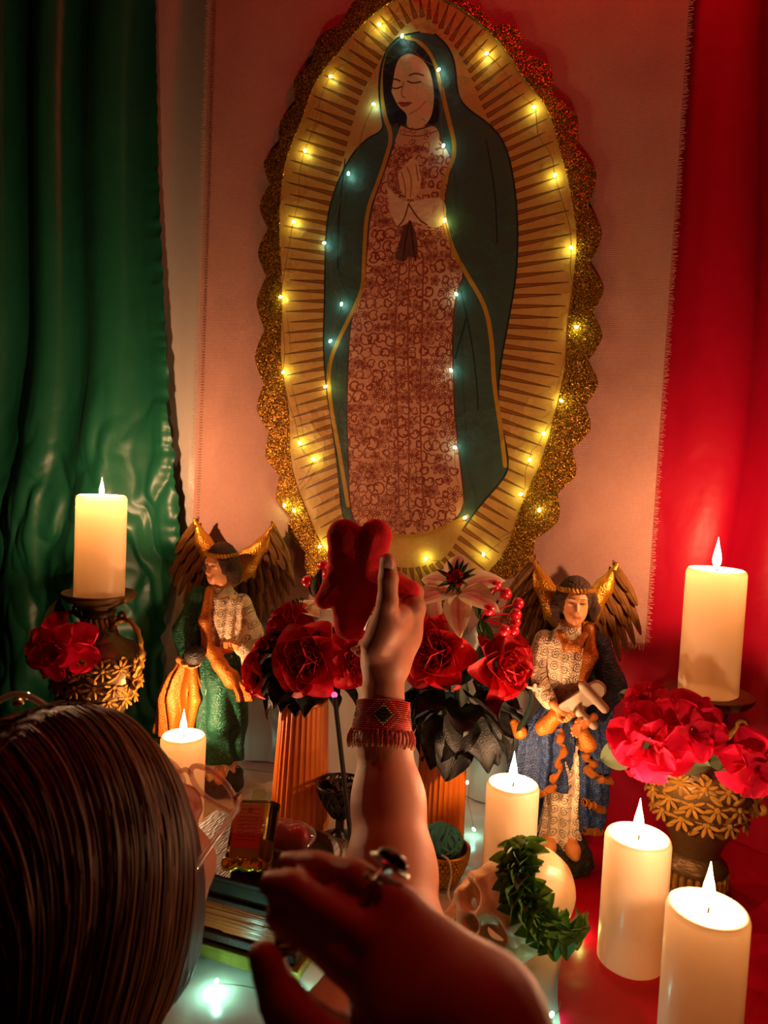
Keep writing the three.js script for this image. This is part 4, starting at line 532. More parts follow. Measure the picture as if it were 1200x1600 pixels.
// right: blue mantle, cream robe, open scroll
{
  const t = thing('angel_statue', 'painted angel statuette in a blue mantle with gold edges holding a pale scroll', 'statuette', [0.296, 0.0105, 0.124]);
  t.rotation.y = 0.12; t.scale.setScalar(0.955); base(t, 0.043, 0.04, 4);
  const blue = mantlePaint([26, 46, 82]);
  part('robe', sculpt(column([[0.034, 0.028, 0.024, 0, 0.006], [0.09, 0.024, 0.022, 0.002, 0.008], [0.18, 0.03, 0.026], [0.24, 0.03, 0.022], [0.285, 0.036, 0.024], [0.31, 0.038, 0.02], [0.334, 0.017, 0.014, 0, -0.004]], 10, 0.002, 3, 0.2), [-0.06, 0.02, -0.05], [0.06, 0.34, 0.055], 0.0022), brocade, t);
  part('mantle', sculpt(carveNoise(sd.join(0.008, sd.chain([[0.034, 0.31, -0.002], [0.053, 0.258, 0.004], [0.034, 0.226, 0.032]], [0.018, 0.021, 0.015], 0.012), sd.both(column([[0.058, 0.04, 0.03, 0.018, -0.006], [0.12, 0.045, 0.033, 0.016, -0.006], [0.22, 0.046, 0.032, 0.012, -0.006], [0.318, 0.038, 0.024, 0.004, -0.006]], 13, 0.0026, 4, 0.5), (x, y, z) => -(x + 0.1 * z - 0.012 - 0.06 * (0.3 - y))), sd.both(column([[0.03, 0.034, 0.022, -0.002, -0.02], [0.3, 0.03, 0.02, 0, -0.018]], 8, 0.002, 6), (x, y, z) => z + 0.004)), 0.0014, 90), [-0.06, 0.02, -0.06], [0.09, 0.34, 0.06], 0.0022), blue, t);
  part('mantle_front', sculpt(carveNoise(sd.both(sd.join(0.006, column([[0.115, 0.044, 0.026, -0.03, 0.014], [0.17, 0.036, 0.026, -0.024, 0.014], [0.232, 0.022, 0.02, -0.012, 0.016]], 10, 0.0032, 9, 0.9)), (x, y, z) => x - 0.004 - 0.1 * (y - 0.1)), 0.001, 90), [-0.09, 0.1, -0.03], [0.03, 0.245, 0.06], 0.0022), blue, t);
  frill(t, [[-0.068, 0.116, 0.022], [-0.05, 0.112, 0.036], [-0.03, 0.116, 0.042], [-0.016, 0.124, 0.04], [-0.01, 0.15, 0.042], [-0.006, 0.18, 0.042], [-0.012, 0.205, 0.04]], 0.005, 0.003, 1.7);
  frill(t, [[0.016, 0.2, 0.036], [0.022, 0.178, 0.04], [0.034, 0.158, 0.036], [0.026, 0.15, 0.036], [0.05, 0.138, 0.028], [0.064, 0.128, 0.012]], 0.005, 0.003, 1.9);
  frill(t, [[0.026, 0.106, 0.032], [0.04, 0.1, 0.028], [0.056, 0.088, 0.014]], 0.0052, 0.002, 2.1); frill(t, [[0.03, 0.064, 0.026], [0.046, 0.06, 0.018], [0.056, 0.056, 0.004]], 0.005, 0.001, 2.3);
  part('sash', sculpt(sd.join(0.005, sd.chain([[-0.03, 0.2, 0.03], [-0.016, 0.222, 0.04], [0.004, 0.228, 0.042]], [0.013, 0.009, 0.007], 0.006), sd.chain([[0.012, 0.214, 0.042], [0.026, 0.188, 0.042]], [0.006, 0.011], 0.006), sd.chain([[-0.07, 0.2, 0.022], [-0.062, 0.19, 0.028]], [0.006, 0.01], 0.005)), [-0.09, 0.16, 0], [0.05, 0.25, 0.06], 0.002, undefined), goldCloth, t);
  part('sash', sculpt(sd.both(sd.chain([[0.022, 0.332, 0.004], [0.024, 0.3, 0.022], [0.016, 0.27, 0.03]], [0.008, 0.009, 0.006], 0.006), (x, y, z) => -z - 0.004), [0, 0.25, -0.01], [0.05, 0.35, 0.05], 0.0018), goldCloth, t);
  part('collar', sculpt(sd.join(0.004, sd.chain([[-0.018, 0.325, 0.012], [-0.006, 0.312, 0.022], [0.006, 0.312, 0.022], [0.018, 0.325, 0.012]], [0.005, 0.006, 0.006, 0.005], 0.005), sd.cap([-0.007, 0.312, 0.022], [-0.01, 0.303, 0.025], 0.005, 0.002), sd.cap([0.007, 0.312, 0.022], [0.01, 0.303, 0.025], 0.005, 0.002)), [-0.03, 0.29, 0], [0.03, 0.34, 0.035], 0.0016), goldCloth, t);
  part('sleeve', sculpt(sd.chain([[-0.034, 0.31, -0.002], [-0.047, 0.262, 0.004], [-0.026, 0.236, 0.03]], [0.015, 0.016, 0.011], 0.01), [-0.08, 0.2, -0.03], [0, 0.33, 0.05], 0.0022), brocade, t);
  part('scroll', sculpt(sd.join(0.003, sd.both(sd.cap([-0.004, 0.232, 0.047], [0.032, 0.262, 0.043], 0.012), (x, y, z) => Math.abs(z - 0.046) - 0.0035), sd.cap([0.014, 0.266, 0.046], [0.043, 0.238, 0.046], 0.0062), sd.cap([0.01, 0.232, 0.05], [0.03, 0.216, 0.05], 0.0058)), [-0.02, 0.2, 0.03], [0.06, 0.28, 0.065], 0.0018), std('#b8a58c', 0.7), t, 'pale half unrolled scroll');
  placed('hand', handShut, skinPaint, t, [0.75, -0.5, 0.3], [0.1, 0.3, 0.9], [-0.016, 0.232, 0.044]); placed('hand', handOpen, skinPaint, t, [-0.75, -0.55, 0.3], [0.2, 0.2, 0.9], [0.024, 0.222, 0.05]);
  { const lilies = []; for (const [x, y, z] of [[-0.056, 0.268, 0.026], [-0.046, 0.252, 0.034], [-0.062, 0.276, 0.02]]) for (let k = 0; k < 5; k++) lilies.push(new THREE.SphereGeometry(1, 6, 5).scale(0.003, 0.0068, 0.0016).translate(0, 0.005, 0).applyMatrix4(M4([x, y, z], [0.6, 0, k * TAU / 5]))); part('flower_spray', join(lilies), std('#a89a88', 0.6), t, 'small pale carved blossoms'); part('flower_stem', taper([[-0.056, 0.27, 0.024], [-0.05, 0.235, 0.036], [-0.066, 0.19, 0.034]], () => 0.0028, 14, 6), mantlePaint([14, 50, 34]), t); }
  for (const s of [-1, 1]) part('foot', sculpt(sd.chain([[s * 0.013, 0.044, 0.012], [s * 0.016, 0.04, 0.036], [s * 0.018, 0.037, 0.045]], [0.01, 0.0095, 0.0065], 0.005), [-0.045, 0.02, -0.01], [0.045, 0.065, 0.06], 0.0018), skinPaint, t);
  angelHead(t, [0.002, 0.366, 0.004], 0.02, [0.06, 0.02]); wing(t, -1, 0.35); wing(t, 1, 0.25);
}


// ---------- skull with a band of leaves ----------
{
  const t = thing('skull', 'small bone coloured skull resting on its side wearing a band of green leaves', 'skull', [0.259,0.075,0.342]);
  const U = V([0.5729,0.8186,0.0398]), Z0 = V([-0.4586,0.2601,0.8497]); Z0.addScaledVector(U, -Z0.dot(U)).normalize(); t.quaternion.setFromRotationMatrix(new THREE.Matrix4().makeBasis(new THREE.Vector3().crossVectors(U, Z0), U, Z0)); t.scale.setScalar(1.17);
  const sym = (f) => (x, y, z) => f(Math.abs(x), y, z);
  const bone = sd.join(0.012, sd.ell([0, 0.012, -0.01], [0.039, 0.041, 0.05]), sd.ell([0, 0.004, 0.024], [0.031, 0.02, 0.018]));
  const face = sd.join(0.007, bone, sym(sd.chain([[0.006, -0.001, 0.041], [0.02, 0.003, 0.038], [0.031, -0.004, 0.03]], [0.0045, 0.0055, 0.0045], 0.004)), sym(sd.chain([[0.012, -0.026, 0.036], [0.025, -0.021, 0.033], [0.034, -0.017, 0.016], [0.037, -0.012, -0.004]], [0.006, 0.0065, 0.005, 0.004], 0.005)), sd.cap([0, 0, 0.041], [0, -0.009, 0.046], 0.005, 0.004), sym(sd.cap([0.005, -0.008, 0.04], [0.012, -0.026, 0.037], 0.004, 0.005)), sd.ell([0, -0.032, 0.03], [0.0165, 0.0085, 0.0155]));
  const jaw = sd.join(0.008, sym(sd.chain([[0.035, -0.016, -0.002], [0.033, -0.044, 0.002], [0.022, -0.054, 0.022], [0, -0.056, 0.037]], [0.006, 0.0065, 0.007, 0.0085], 0.006)));
  const f = carveNoise(sd.cut(0.004, sd.join(0.005, face, jaw), sym(sd.ell([0.0168, -0.0085, 0.046], [0.0122, 0.0112, 0.024])), sd.chain([[0, -0.014, 0.05], [0, -0.0215, 0.048]], [0.0025, 0.0055], 0.003), sym(sd.cap([0.0032, -0.0215, 0.05], [0.0028, -0.0225, 0.034], 0.004)), sym(sd.ell([0.042, -0.004, 0.014], [0.01, 0.014, 0.012])), sd.box([0, -0.0425, 0.044], [0.014, 0.0016, 0.02]), sd.ell([0, -0.046, 0], [0.023, 0.018, 0.026])), 0.0006, 60);
  part('cranium', sculpt(f, [-0.05, -0.075, -0.07], [0.05, 0.062, 0.065], 0.0016), phys('#cfae80', 0.42, { clearcoat: 0.3, clearcoatRoughness: 0.35, bumpMap: withRepeat(T.grain, 14, 14), bumpScale: 0.0008 }), t);
  const tooth = new RoundedBoxGeometry(0.0042, 0.0062, 0.0042, 2, 0.0014), enamel = std('#c9b083', 0.35);
  for (const [y, rx, rz, z0] of [[-0.0385, 0.0145, 0.0125, 0.033], [-0.0455, 0.014, 0.0125, 0.0325]]) for (let k = 0; k < 10; k++) { const a = lerp(-1.35, 1.35, k / 9), m = part('tooth', tooth, enamel, t); m.position.set(Math.sin(a) * rx, y, z0 + Math.cos(a) * rz); m.rotation.y = a; }
  const band = new THREE.Group(); band.name = 'leaf_band'; band.userData.label = 'band of pointed green leaves'; t.add(band); band.rotation.z = -0.34;
  const leaf = [0, 1].map((k) => blade(0.021, 0.0128, { shape: 0.85, cup: 0.25, curl: 0.2 + 0.35 * k, fold: 0.35, nu: 6, nv: 8, tip: 0.85 })), green = phys('#5c8a2c', 0.45, { transmission: 0.3, thickness: 0, side: THREE.DoubleSide, clearcoat: 0.5 }), r = rng(91);
  for (let k = 0; k < 15; k++) {
    const a = lerp(-1.1, 1.9, k / 14), row = k % 2 ? 0.04 : -0.05, lat = 0.58 + row, n = new THREE.Vector3(Math.cos(lat) * Math.sin(a), Math.sin(lat), Math.cos(lat) * Math.cos(a)), c = new THREE.Vector3(n.x * 0.042, 0.011 + n.y * 0.044, -0.008 + n.z * 0.053);
    const q = new THREE.Quaternion().setFromUnitVectors(new THREE.Vector3(0, 0, 1), n);
    for (let j = 0; j < 9; j++) { const l = part('leaf', leaf[j % 2], green, band); whorl(l, j * TAU / 9 + r() * 0.5, j < 5 ? 1.32 + r() * 0.2 : 0.9 + r() * 0.3, 0.001, 0.001); l.position.applyQuaternion(q).add(c); l.quaternion.premultiply(q); l.scale.setScalar(0.85 + r() * 0.35); }
  }
}

// ---------- red felt doll ----------
const felt = std('#e01424', 0.95, { bumpMap: withRepeat(T.speck, 12, 12), bumpScale: 0.0006 });
{
  const c = [0.056,0.392,0.3], t = thing('felt_doll', 'puffy red felt doll held up by the raised hand in front of the banner', 'doll', c);
  t.quaternion.setFromRotationMatrix(frame([0.9854,0.0536,-0.1616], [-0.0334,0.998,0.0534], [0.1642,-0.0472,0.9853]));
  const k = 1 / 1356, P2 = ([x, y]) => [(x - 556) * k, (905 - y) * k];
  const caps = [[[539, 837], [543, 872], 26, 27], [[588, 836], [576, 878], 24.5, 24], [[543, 872], [556, 912], 28, 41], [[576, 878], [570, 910], 24, 30], [[535, 905], [506, 938], 26, 14], [[585, 900], [640, 922], 18, 16], [[556, 915], [545, 978], 40, 23]].map(([a, b, ra, rb]) => { const A = P2(a), B = P2(b), f = sd.cap([...A, 0], [...B, 0], ra * k, rb * k); return (x, y) => f(x, y, 0); });
  const flat = (x, y) => { let d = caps[0](x, y); for (let i = 1; i < caps.length; i++) { const e = caps[i](x, y), h = Math.max(0.006 - Math.abs(d - e), 0) / 0.006; d = Math.min(d, e) - h * h * 0.0015; } return d; };
  part('body', sculpt((x, y, z) => { const d = flat(x, y), th = 0.0025 + 0.011 * Math.sqrt(clamp(-d / 0.022, 0, 1)); return Math.max(d, (Math.abs(z) - th) * 0.75) - 0.0008 + 0.0006 * noise(x * 90, y * 90, z * 90); }, [-0.065, -0.085, -0.02], [0.085, 0.085, 0.02], 0.0017), felt, t);
  const st = [], n = 220; // blanket stitches along the seam, set where the outline is
  for (let i = 0; i < n; i++) { const a = i / n * TAU; for (let r = 0.095; r > 0.004; r -= 0.0006) { const x = Math.cos(a) * r, y = Math.sin(a) * r; if (flat(x, y) < 0) { st.push(new THREE.CapsuleGeometry(0.0004, 0.0026, 2, 5).applyMatrix4(M4([x * 0.985, y * 0.985, 0], [0, 0, a + 1.57]))); break; } } }
  stuff('seam_stitching', join(st), std('#d8302c', 0.9), t);
}

// ---------- the stack with the bottle, in front of the left pedestal ----------
const darkWood = std('#3a1c10', 0.5, { bumpMap: withRepeat(T.grain, 6, 1), bumpScale: 0.001 });
{
  const X = -0.02, Zc = 0.385, turn = -0.06, put = (m, y, x = X, z = Zc) => { m.position.set(x, y, z); m.rotation.y = turn; return m; };
  const brass = std('#8a7a2c', 0.35, { metalness: 0.7, bumpMap: withRepeat(T.grain, 6, 6), bumpScale: 0.0006 });
  const bp = thing('brass_tray', 'flat olive brass tray at the bottom of the stack of boxes', 'tray'); put(bp, 0.009); { const m = part('plate', new RoundedBoxGeometry(0.176, 0.016, 0.13, 3, 0.005), brass, bp); m.position.y = 0.009; const rim = part('rim', new RoundedBoxGeometry(0.182, 0.004, 0.136, 2, 0.0018), brass, bp); rim.position.y = 0.018; }
  const cb = thing('copper_box', 'shallow box covered in shiny copper satin between two dark boards', 'box'); put(cb, 0.03); { part('board', new RoundedBoxGeometry(0.17, 0.009, 0.124, 2, 0.002), darkWood, cb).position.y = 0.0045; const satinBox = sheet(60, 24, (u, v) => { const a = u * TAU, cx = Math.sign(Math.sin(a)) * Math.pow(Math.abs(Math.sin(a)), 0.25), cz = Math.sign(Math.cos(a)) * Math.pow(Math.abs(Math.cos(a)), 0.25), b = 0.002 * crush(u * 0.6, v * 0.05, 14, 3) + 0.002 * Math.sin(v * Math.PI); return [-cx * (0.08 + b), 0.009 + v * 0.031, cz * (0.057 + b)]; }, [3, 1]); part('satin_cover', satinBox, phys('#b65426', 0.3, { side: THREE.DoubleSide, bumpMap: withRepeat(T.crinkle, 1, 1), bumpScale: 0.002 }), cb); }
  const bk = thing('book', 'dark wooden backed book with a grey green marbled edge on top of the copper box', 'book'); put(bk, 0.071); { const m = part('page_block', new RoundedBoxGeometry(0.164, 0.017, 0.118, 2, 0.002), std('#5f6b55', 0.55, { map: withRepeat(tex(256, (u, v) => { const n = tileNoise(u, v * 1, 8, 4), w = Math.abs(Math.sin((v * 6 + n * 2.5) * Math.PI)); return [96 + 70 * w * w, 112 + 60 * w * w, 88 + 50 * w]; }, [1, 1], true), 1, 3) }), bk); m.position.y = 0.0145; for (const y of [0.003, 0.026]) part('cover_board', new RoundedBoxGeometry(0.172, 0.006, 0.124, 2, 0.002), darkWood, bk).position.y = y; }
  // square bottle with a printed label, leaning back
  const bt = thing('bottle', 'small square glass bottle of yellow oil with a pink and red label', 'bottle', [-0.002,0.11,0.434]); bt.rotation.set(-0.55, -0.2, 0.22, 'YXZ'); bt.position.y = 0.112;
  const round = (w, d, r) => { const s = new THREE.Shape(); s.moveTo(-w + r, -d); s.lineTo(w - r, -d); s.quadraticCurveTo(w, -d, w, -d + r); s.lineTo(w, d - r); s.quadraticCurveTo(w, d, w - r, d); s.lineTo(-w + r, d); s.quadraticCurveTo(-w, d, -w, d - r); s.lineTo(-w, -d + r); s.quadraticCurveTo(-w, -d, -w + r, -d); return s; };
  const block = (w, d, h, r) => new THREE.ExtrudeGeometry(round(w, d, r), { depth: h, bevelEnabled: true, bevelSize: 0.0015, bevelThickness: 0.0015, bevelSegments: 2 }).rotateX(-Math.PI / 2);
  part('glass', block(0.0215, 0.0105, 0.058, 0.004), phys('#f6f4e0', 0.03, { transmission: 1, thickness: 0.02, ior: 1.45, attenuationColor: new THREE.Color('#d8b860'), attenuationDistance: 0.03 }), bt);
  part('oil', block(0.0185, 0.0075, 0.02, 0.004).translate(0, 0.001, 0), phys('#e0b414', 0.1, { transmission: 0.6, thickness: 0 }), bt);
  const cv = document.createElement('canvas'); cv.width = 256; cv.height = 320; const g = cv.getContext('2d'), r = rng(8); g.fillStyle = '#e88a5a'; g.fillRect(0, 0, 256, 320); g.fillStyle = '#d83a34'; g.fillRect(0, 215, 256, 105); g.fillStyle = '#f0b070'; g.fillRect(0, 0, 256, 90); g.strokeStyle = '#7a1a20'; g.lineWidth = 4; for (let i = 0; i < 9; i++) { g.beginPath(); for (let k = 0; k < 12; k++) g.lineTo(40 + k * 16, 40 + i * 28 + (r() - 0.5) * 14); g.stroke(); } g.lineWidth = 6; g.beginPath(); g.arc(128, 48, 16, 0, 7); g.stroke();
  const map = new THREE.CanvasTexture(cv); map.colorSpace = THREE.SRGBColorSpace; const lb = part('label', new THREE.PlaneGeometry(0.034, 0.042), std('#ffffff', 0.5, { map, side: THREE.DoubleSide }), bt); lb.position.set(0, 0.034, 0.0124);
  part('neck', lathe([[0.007, 0.057], [0.007, 0.066], [0.0085, 0.067], [0.0085, 0.072], [0, 0.072]], 20), phys('#f4f4e8', 0.04, { transmission: 1, thickness: 0 }), bt);
  part('foil', sculpt(carveNoise(sd.box([0, -0.002, 0.001], [0.0235, 0.006, 0.0135], 0.004), 0.003, 120), [-0.03, -0.012, -0.02], [0.03, 0.008, 0.02], 0.0015), std('#c79a1a', 0.25, { metalness: 0.8 }), bt);
  const pc = thing('plastic_pouch', 'crumpled clear pouch of pink sweets beside the square bottle', 'pouch', [0.017,0.119,0.381]); pc.rotation.y = 0.2;
  const pouch = (s) => sculpt(carveNoise(sd.ell([0, 0, 0], [0.031 * s, 0.016 * s, 0.019 * s]), 0.0045, 55), [-0.045, -0.03, -0.035], [0.045, 0.03, 0.035], 0.002);
  part('sweets', pouch(0.85), phys('#b0383c', 0.4), pc); part('film', pouch(1.08), phys('#f6e4e4', 0.08, { transmission: 0.9, thickness: 0 }), pc);
  const wd = thing('wooden_dish', 'brown wooden dish holding the pink pouch next to the bottle', 'dish', [pc.position.x + 0.012, pc.position.y - 0.036, pc.position.z + 0.004]);
  part('bowl', lathe([[0, 0], [0.03, 0], [0.042, 0.008], [0.05, 0.022], [0.0515, 0.024], [0.05, 0.026], [0.047, 0.0235], [0.04, 0.012], [0.028, 0.006], [0, 0.005]]), std('#6a3a1e', 0.5, { bumpMap: withRepeat(T.grain, 4, 1), bumpScale: 0.001 }), wd);
  const dh = thing('wooden_block', 'plain wooden block under the brown dish', 'block', [wd.position.x, 0.009, wd.position.z]); const hb = wd.position.y - 0.0095; part('body', new RoundedBoxGeometry(0.07, hb, 0.06, 2, 0.003), darkWood, dh).position.y = hb / 2;
}
// ---------- dark cup and incense behind the arm ----------
{
  const t = thing('metal_cup', 'dark openwork metal cup full of dried leaves behind the raised arm', 'cup', [0.005,0.008,0.164]), metal = std('#2e2620', 0.35, { metalness: 0.7 });
  part('stem', lathe([[0, 0], [0.024, 0], [0.025, 0.004], [0.012, 0.008], [0.006, 0.016], [0.006, 0.03], [0.012, 0.034], [0, 0.036]]), metal, t);
  const bars = []; for (let k = 0; k < 16; k++) { const a = k * TAU / 16; for (const s of [-1, 1]) bars.push(tube([0, 0.3, 0.6, 0.85, 1].map((q) => { const b = a + s * q * 0.8, r = 0.012 + 0.022 * Math.sin(q * 1.45); return [Math.sin(b) * r, 0.034 + q * 0.045, Math.cos(b) * r]; }), 0.0011, 12, 5)); }
  bars.push(new THREE.TorusGeometry(0.0338, 0.0018, 8, 40).rotateX(Math.PI / 2).translate(0, 0.079, 0)); part('openwork_bowl', join(bars), metal, t); part('liner', lathe([[0, 0.036], [0.012, 0.038], [0.024, 0.052], [0.031, 0.074], [0.03, 0.074], [0.022, 0.052], [0, 0.04]]), metal, t);
  const r = rng(14), l = []; for (let k = 0; k < 40; k++) l.push(turned(blade(0.016, 0.009, { curl: 0.8, cup: 0.4, nu: 4, nv: 5 }), M4([(r() - 0.5) * 0.03, 0.064 + r() * 0.012, (r() - 0.5) * 0.03], [r() * 3, r() * 6, r() * 3]))); stuff('dried_leaves', join(l), std('#4a2a18', 0.8, { side: THREE.DoubleSide }), t);
  const b = thing('incense_stick', 'thin dark incense stick with a glowing pink tip leaning beside the left pedestal', 'incense'), tip = V([0.004,0.223,0.207]), foot = V([0.046,0.034,0.232]); foot.y = Math.max(foot.y, 0.03);
  part('stick', tube([foot, foot.clone().lerp(tip, 0.5), tip], 0.0034, 8, 8), std('#1c1210', 0.9), b); const e = part('ember', new THREE.SphereGeometry(0.0042, 12, 10), std('#3a0a20', 0.8, { emissive: new THREE.Color(1, 0.12, 0.35), emissiveIntensity: 1.4 }), b); e.position.copy(tip);
  const lt = new THREE.PointLight(new THREE.Color(1, 0.15, 0.35), 0.0006); lt.shadow.radius = 0.15; lt.position.copy(tip); lt.name = 'ember_light'; b.add(lt);
  const gl = thing('glass_holder', 'small clear glass holder with the incense stick in it', 'holder', [foot.x, 0.0085, foot.z]); part('body', lathe([[0, 0], [0.013, 0], [0.015, 0.006], [0.012, 0.02], [0.014, 0.045], [0.0125, 0.045], [0.0095, 0.02], [0, 0.008]], 24), phys('#eef4f0', 0.05, { transmission: 1, thickness: 0 }), gl);
}
// ---------- gold basket with turquoise yarn ----------
{
  const t = thing('gold_basket', 'small woven gold basket beside the right pedestal', 'basket', [0.157,0.008,0.213]), m = std('#b98a22', 0.28, { metalness: 0.85 });
  const l = []; for (let j = 0; j < 8; j++) { const y = 0.004 + j * 0.0052, r = 0.022 + 0.0125 * Math.sin(j / 7 * 1.5), n = Math.round(r * TAU / 0.0058); for (let k = 0; k < n; k++) { const a = (k + (j % 2) * 0.5) * TAU / n; l.push(new THREE.SphereGeometry(1, 6, 5).scale(0.0034, 0.0029, 0.0016).applyMatrix4(M4([Math.sin(a) * r, y, Math.cos(a) * r], [0, a, 0]))); } }
  stuff('woven_beads', join(l), m, t); part('lining', lathe([[0, 0], [0.02, 0], [0.022, 0.002], [0.03, 0.02], [0.0335, 0.042], [0.032, 0.042], [0.028, 0.02], [0, 0.006]]), m, t); part('rim', new THREE.TorusGeometry(0.0342, 0.0022, 8, 40).rotateX(Math.PI / 2).translate(0, 0.043, 0), m, t);
  const y = thing('yarn_ball', 'ball of turquoise yarn sitting in the gold basket', 'yarn', [t.position.x - 0.001, 0.058, t.position.z]), r = rng(6), w = [];
  for (let k = 0; k < 26; k++) { const q = new THREE.Matrix4().makeRotationFromEuler(new THREE.Euler(r() * 6, r() * 6, r() * 6)); w.push(new THREE.TorusGeometry(0.0225 + r() * 0.002, 0.0023, 6, 36).scale(1, 0.95, 1).applyMatrix4(q).scale(1.1, 0.85, 1)); }
  stuff('windings', join(w), std('#3f8f96', 0.85), y); part('core', new THREE.SphereGeometry(0.022, 20, 14).scale(1.1, 0.85, 1), std('#3f8f96', 0.9), y);
  solo('cord', tube([[0.006, 0.049, 0.03], [0.016, 0.047, 0.036], [0.02, 0.03, 0.037], [0.018, 0.008, 0.04], [0.026, 0.0025, 0.052], [0.03, 0.0025, 0.066]].map(([a, b, c]) => [t.position.x + a, t.position.y + b, t.position.z + c]), 0.0014, 40, 6), std('#c2ae92', 0.9), 'pale cord hanging over the edge of the gold basket', 'cord');
}


// ---------- people ----------
const skinTone = phys('#b86f50', 0.5, { sheen: 0.15, sheenRoughness: 0.5, bumpMap: withRepeat(T.speck, 60, 60), bumpScale: 0.00008 }), nailMat = phys('#e8b4a0', 0.15, { clearcoat: 0.8, clearcoatRoughness: 0.1 });
const nailGeo = (() => { const g = new THREE.SphereGeometry(1, 16, 12).scale(0.0062, 0.0085, 0.0022); const p = g.attributes.position; for (let i = 0; i < p.count; i++) if (p.getY(i) < -0.005) p.setY(i, -0.005); return g; })();
function nail(parent, at, along, out, s = 1) { const n = aim(part('fingernail', nailGeo, nailMat, parent), along, out); n.position.set(...at); n.scale.setScalar(s); return n; }
const finger = (pts, r) => sd.chain(pts, r, 0.004);
const cloth = std('#241418', 0.85, { bumpMap: withRepeat(T.weave, 20, 20), bumpScale: 0.0008 });

// the kneeling woman whose head is at the lower left and whose right hand lifts the doll
const HEAD = [-0.058,0.17,0.593], HF = V([0.1605,0.4344,-0.8863]).normalize(), HR = new THREE.Vector3().crossVectors(HF, V([-0.06, 1, 0.1])).normalize(), HU = new THREE.Vector3().crossVectors(HR, HF).normalize();
const headM = new THREE.Matrix4().makeBasis(HR, HU, HF.clone()).setPosition(...HEAD);   // local: x to her right, y up, z to her face
{
  const t = thing('person', 'kneeling woman with long reddish brown hair and clear glasses, one arm raised', 'person');
  const sym = (f) => (x, y, z) => f(Math.abs(x), y, z);
  // head in its own axes
  const head = sd.join(0.012, sd.ell([0, 0.03, -0.015], [0.074, 0.088, 0.094]), sd.ell([0, -0.035, 0.03], [0.057, 0.072, 0.062]), sd.ell([0, -0.085, 0.052], [0.026, 0.022, 0.024]), sym(sd.ell([0.04, -0.03, 0.048], [0.024, 0.026, 0.028])), sd.chain([[0, 0.014, 0.088], [0, -0.018, 0.105]], [0.008, 0.011], 0.008), sym(sd.ell([0.012, -0.022, 0.096], [0.008, 0.007, 0.009])), sd.ell([0, -0.05, 0.082], [0.022, 0.007, 0.01]), sd.ell([0, -0.06, 0.079], [0.019, 0.007, 0.01]), sym(sd.cap([0.012, 0.024, 0.084], [0.044, 0.022, 0.068], 0.007, 0.007)), sym(sd.ell([0.074, -0.006, -0.012], [0.009, 0.03, 0.018])));
  const eyes = sym(sd.ell([0.032, 0.006, 0.082], [0.016, 0.009, 0.012])), headCut = sd.join(0.002, sd.cut(0.006, head, eyes), sym(sd.ball([0.032, 0.005, 0.067], 0.0135)));
  const neckA = new THREE.Vector3(0, -0.06, -0.03).applyMatrix4(headM).toArray(), neck = [HEAD[0] - 0.02, -0.02, HEAD[2] + 0.09];
  const shR = [neck[0] + 0.155, 0.008, neck[2] + 0.005], shL = [neck[0] - 0.17, -0.085, neck[2] + 0.03], elbow = [0.172,0.085,0.472], elbowL = [shL[0] - 0.05, -0.33, shL[2] + 0.02], wristL = [shL[0] + 0.1, -0.42, shL[2] - 0.04];
  const chest = [neck[0], -0.16, neck[2] + 0.055], waist = [neck[0] + 0.01, -0.36, neck[2] + 0.11], hip = [neck[0] + 0.01, -0.52, neck[2] + 0.18];
  const armR = sd.join(0.02, sd.chain([shR, [(shR[0] + elbow[0]) / 2 + 0.02, (shR[1] + elbow[1]) / 2 + 0.004, (shR[2] + elbow[2]) / 2], elbow], [0.052, 0.046, 0.042], 0.02), sd.chain([elbow, [0.142,0.119,0.406], [0.124,0.17,0.363], [0.109,0.229,0.338], [0.102,0.27,0.325]], [0.04, 0.042, 0.0355, 0.0262, 0.0215], 0.02));
  // the raised hand: palm to the left, thumb on the near side of the doll, fingers round the far side
  const hand = sd.join(0.008,
    sd.chain([[0.102,0.27,0.325], [0.099,0.307,0.315], [0.1,0.335,0.308]], [0.0205, 0.0245, 0.026], 0.012), sd.chain([[0.104,0.297,0.302], [0.112,0.333,0.293], [0.123,0.364,0.293]], [0.022, 0.0215, 0.0155], 0.012), sd.chain([[0.094,0.326,0.334], [0.104,0.35,0.327], [0.112,0.356,0.314]], [0.0175, 0.0165, 0.015], 0.01));
  const thumb = finger([[0.1,0.343,0.332], [0.105,0.376,0.335], [0.104,0.401,0.333], [0.101,0.42,0.329]], [0.0145, 0.0116, 0.0108, 0.0088]);
  const index = finger([[0.124,0.363,0.293], [0.118,0.378,0.266], [0.094,0.389,0.252], [0.075,0.393,0.263]], [0.0135, 0.0105, 0.0092, 0.0078]), middle = finger([[0.12,0.344,0.284], [0.11,0.356,0.253], [0.084,0.364,0.247], [0.065,0.367,0.263]], [0.0128, 0.0108, 0.0095, 0.008]), ring = finger([[0.114,0.319,0.279], [0.09,0.323,0.255], [0.071,0.314,0.259], [0.062,0.311,0.276]], [0.0125, 0.0104, 0.0093, 0.0078]), little = finger([[0.105,0.296,0.281], [0.084,0.301,0.262], [0.067,0.3,0.273], [0.063,0.309,0.296]], [0.0118, 0.0092, 0.0082, 0.007]);
  const handAll = sd.join(0.0045, sd.join(0.006, hand, thumb), sd.join(0.003, index, middle), sd.join(0.003, ring, little));
  const torso = sd.join(0.06, sd.cap(neckA, neck, 0.052, 0.056), sd.cap(neck, chest, 0.06, 0.115), sd.cap(chest, waist, 0.118, 0.105), sd.cap(waist, hip, 0.108, 0.15), sd.cap(neck, shR, 0.05, 0.052), sd.cap(neck, shL, 0.05, 0.055));
